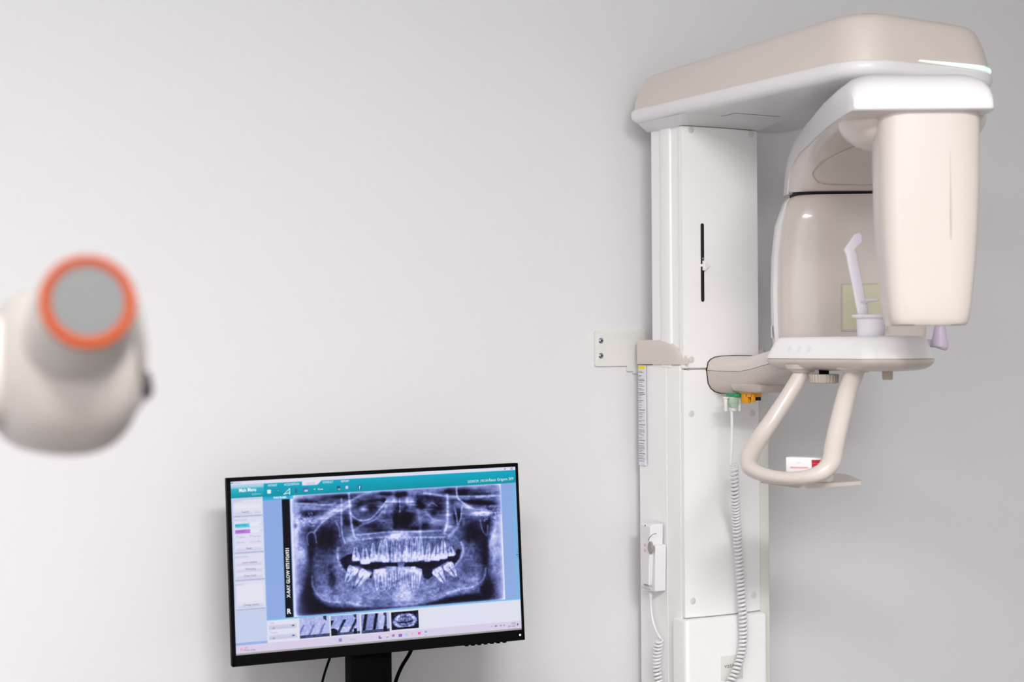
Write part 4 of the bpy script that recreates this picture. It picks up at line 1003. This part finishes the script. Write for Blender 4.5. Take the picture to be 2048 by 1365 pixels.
# ---------------------------------------------------------------- desk under the monitor (below the frame)
dk = thing('desk', 'dark laminate desk carrying the black monitor on its stand', 'desk', (1.1, 2.45, 0))
obj('desktop', BX(.45, 1.62, 2.12, 2.795, .712, .74, .002), 'wood', dk)
for x in (.49, 1.58):
    for y in (2.16, 2.755): obj('leg', BX(x-.02, x+.02, y-.02, y+.02, 0, .7125, .002), 'white', dk)

# ---------------------------------------------------------------- foreground tube head of a second x-ray unit
th = thing('intraoral_xray_tube', 'blurred white dental x-ray tube head with an orange rim, near left', 'x-ray tube head', (.22, 1.2, 1.42))
rc = P(176, 603, d=1.00); bc = P(150, 690, d=1.17)
ax = (rc-bc).normalized()
aux = r2-ax*r2.dot(ax); aux.normalize(); auz = aux.cross(ax)
if auz.z < 0: auz = -auz
def ringt(r, h, o=None, n=56): 
    c = rc+ax*h; return [c+aux*math.cos(2*PI*k/n)*r+auz*math.sin(2*PI*k/n)*r for k in range(n)]
obj('collimator_cone', loft(bmesh.new(), [ringt(.038, -.15), ringt(.0365, -.08), ringt(.0345, -.045), ringt(.0305, -.03), ringt(.0297, -.012), ringt(.0292, -.006)]), 'tube', th, angle=60)
obj('rim', loft(bmesh.new(), [ringt(.0285, -.008), ringt(.0298, -.006), ringt(.0300, -.001), ringt(.0293, .001), ringt(.0240, .001), ringt(.0225, -.0015), ringt(.0225, -.006)], cap=True), 'ring', th, angle=60)
obj('aperture', loft(bmesh.new(), [ringt(.0232, -.004), ringt(.0232, .0002)]), 'disc', th, smooth=False)
# housing: rounded drum behind the cone with a lower bulge
bm = bmesh.new(); rings = []
hd = [(1.10, 178, 712, 6, 6), (1.102, 178, 712, 60, 70), (1.11, 172, 722, 95, 115), (1.125, 160, 728, 118, 142), (1.15, 146, 738, 138, 166), (1.19, 134, 742, 150, 170), (1.23, 110, 742, 150, 166), (1.26, 100, 730, 125, 145), (1.28, 90, 730, 95, 115), (1.285, 90, 730, 10, 10)]
for d, cx, cy, rx, ry in hd:
    o_ = P(cx, cy, d=d); rings.append(sring(o_, r2, u2, rx*d/F, ry*d/F, 2.5, 48))
obj('housing', loft(bm, rings), 'tube', th, angle=80)
bm = bmesh.new(); rings = []
for i, (px, py, d, rr) in enumerate(((150, 800, 1.16, .030), (200, 800, 1.155, .0285), (245, 790, 1.15, .0225), (276, 775, 1.148, .0165), (288, 770, 1.148, .012))):
    rings.append(sring(P(px, py, d=d), u2, fw, rr, rr*1.1, 2.4, 32))
obj('side_boss', loft(bm, rings), 'tube', th, angle=80)
a_, b_ = P(284, 771, d=1.148), P(301, 769, d=1.148)
obj('pivot_cap', cyl(bmesh.new(), a_, b_, .0115, .0100, 24, .002), 'darkgrey', th, label='dark grey pivot cap')
bm = tube(bmesh.new(), spline([P(262, 585, d=1.09), P(276, 620, d=1.10), P(285, 670, d=1.11), P(286, 730, d=1.125), P(280, 765, d=1.14)], 6), .0028, 8)
obj('side_bail', bm, 'tube', th)
# pivot arm leading out of view to the left wall
bm = tube(bmesh.new(), spline([P(60, 745, d=1.2), P(-40, 745, d=1.2), P(-200, 735, d=1.2), Vector((-.35, 1.30, 1.44)), Vector((-.8, 1.3, 1.44)), Vector((-1.57, 1.3, 1.44))], 6), spl1([.045, .042, .034, .03, .03, .032], 6), 20)
obj('pivot_arm', bm, 'tube', th)
obj('wall_plate', BX(-1.6, -1.565, 1.2, 1.4, 1.3, 1.6, .006), 'white', th)

# ---------------------------------------------------------------- ceiling light panels
labs = ['wide rectangular ceiling light panel behind the camera', 'long ceiling light panel to the left of the camera']
for (((lx, ly), sx_, sy_, wt), lb_) in zip(PANELS, labs):
    t = thing('ceiling_light', lb_, 'ceiling light', (lx, ly, 2.8), 'ceiling light panels')
    bm = BX(lx-sx_/2-.02, lx+sx_/2+.02, ly-sy_/2-.02, ly+sy_/2+.02, 2.786, 2.80, .002); obj('frame', bm, 'white', t)
    obj('diffuser', BX(lx-sx_/2, lx+sx_/2, ly-sy_/2, ly+sy_/2, 2.780, 2.787), 'lens', t)
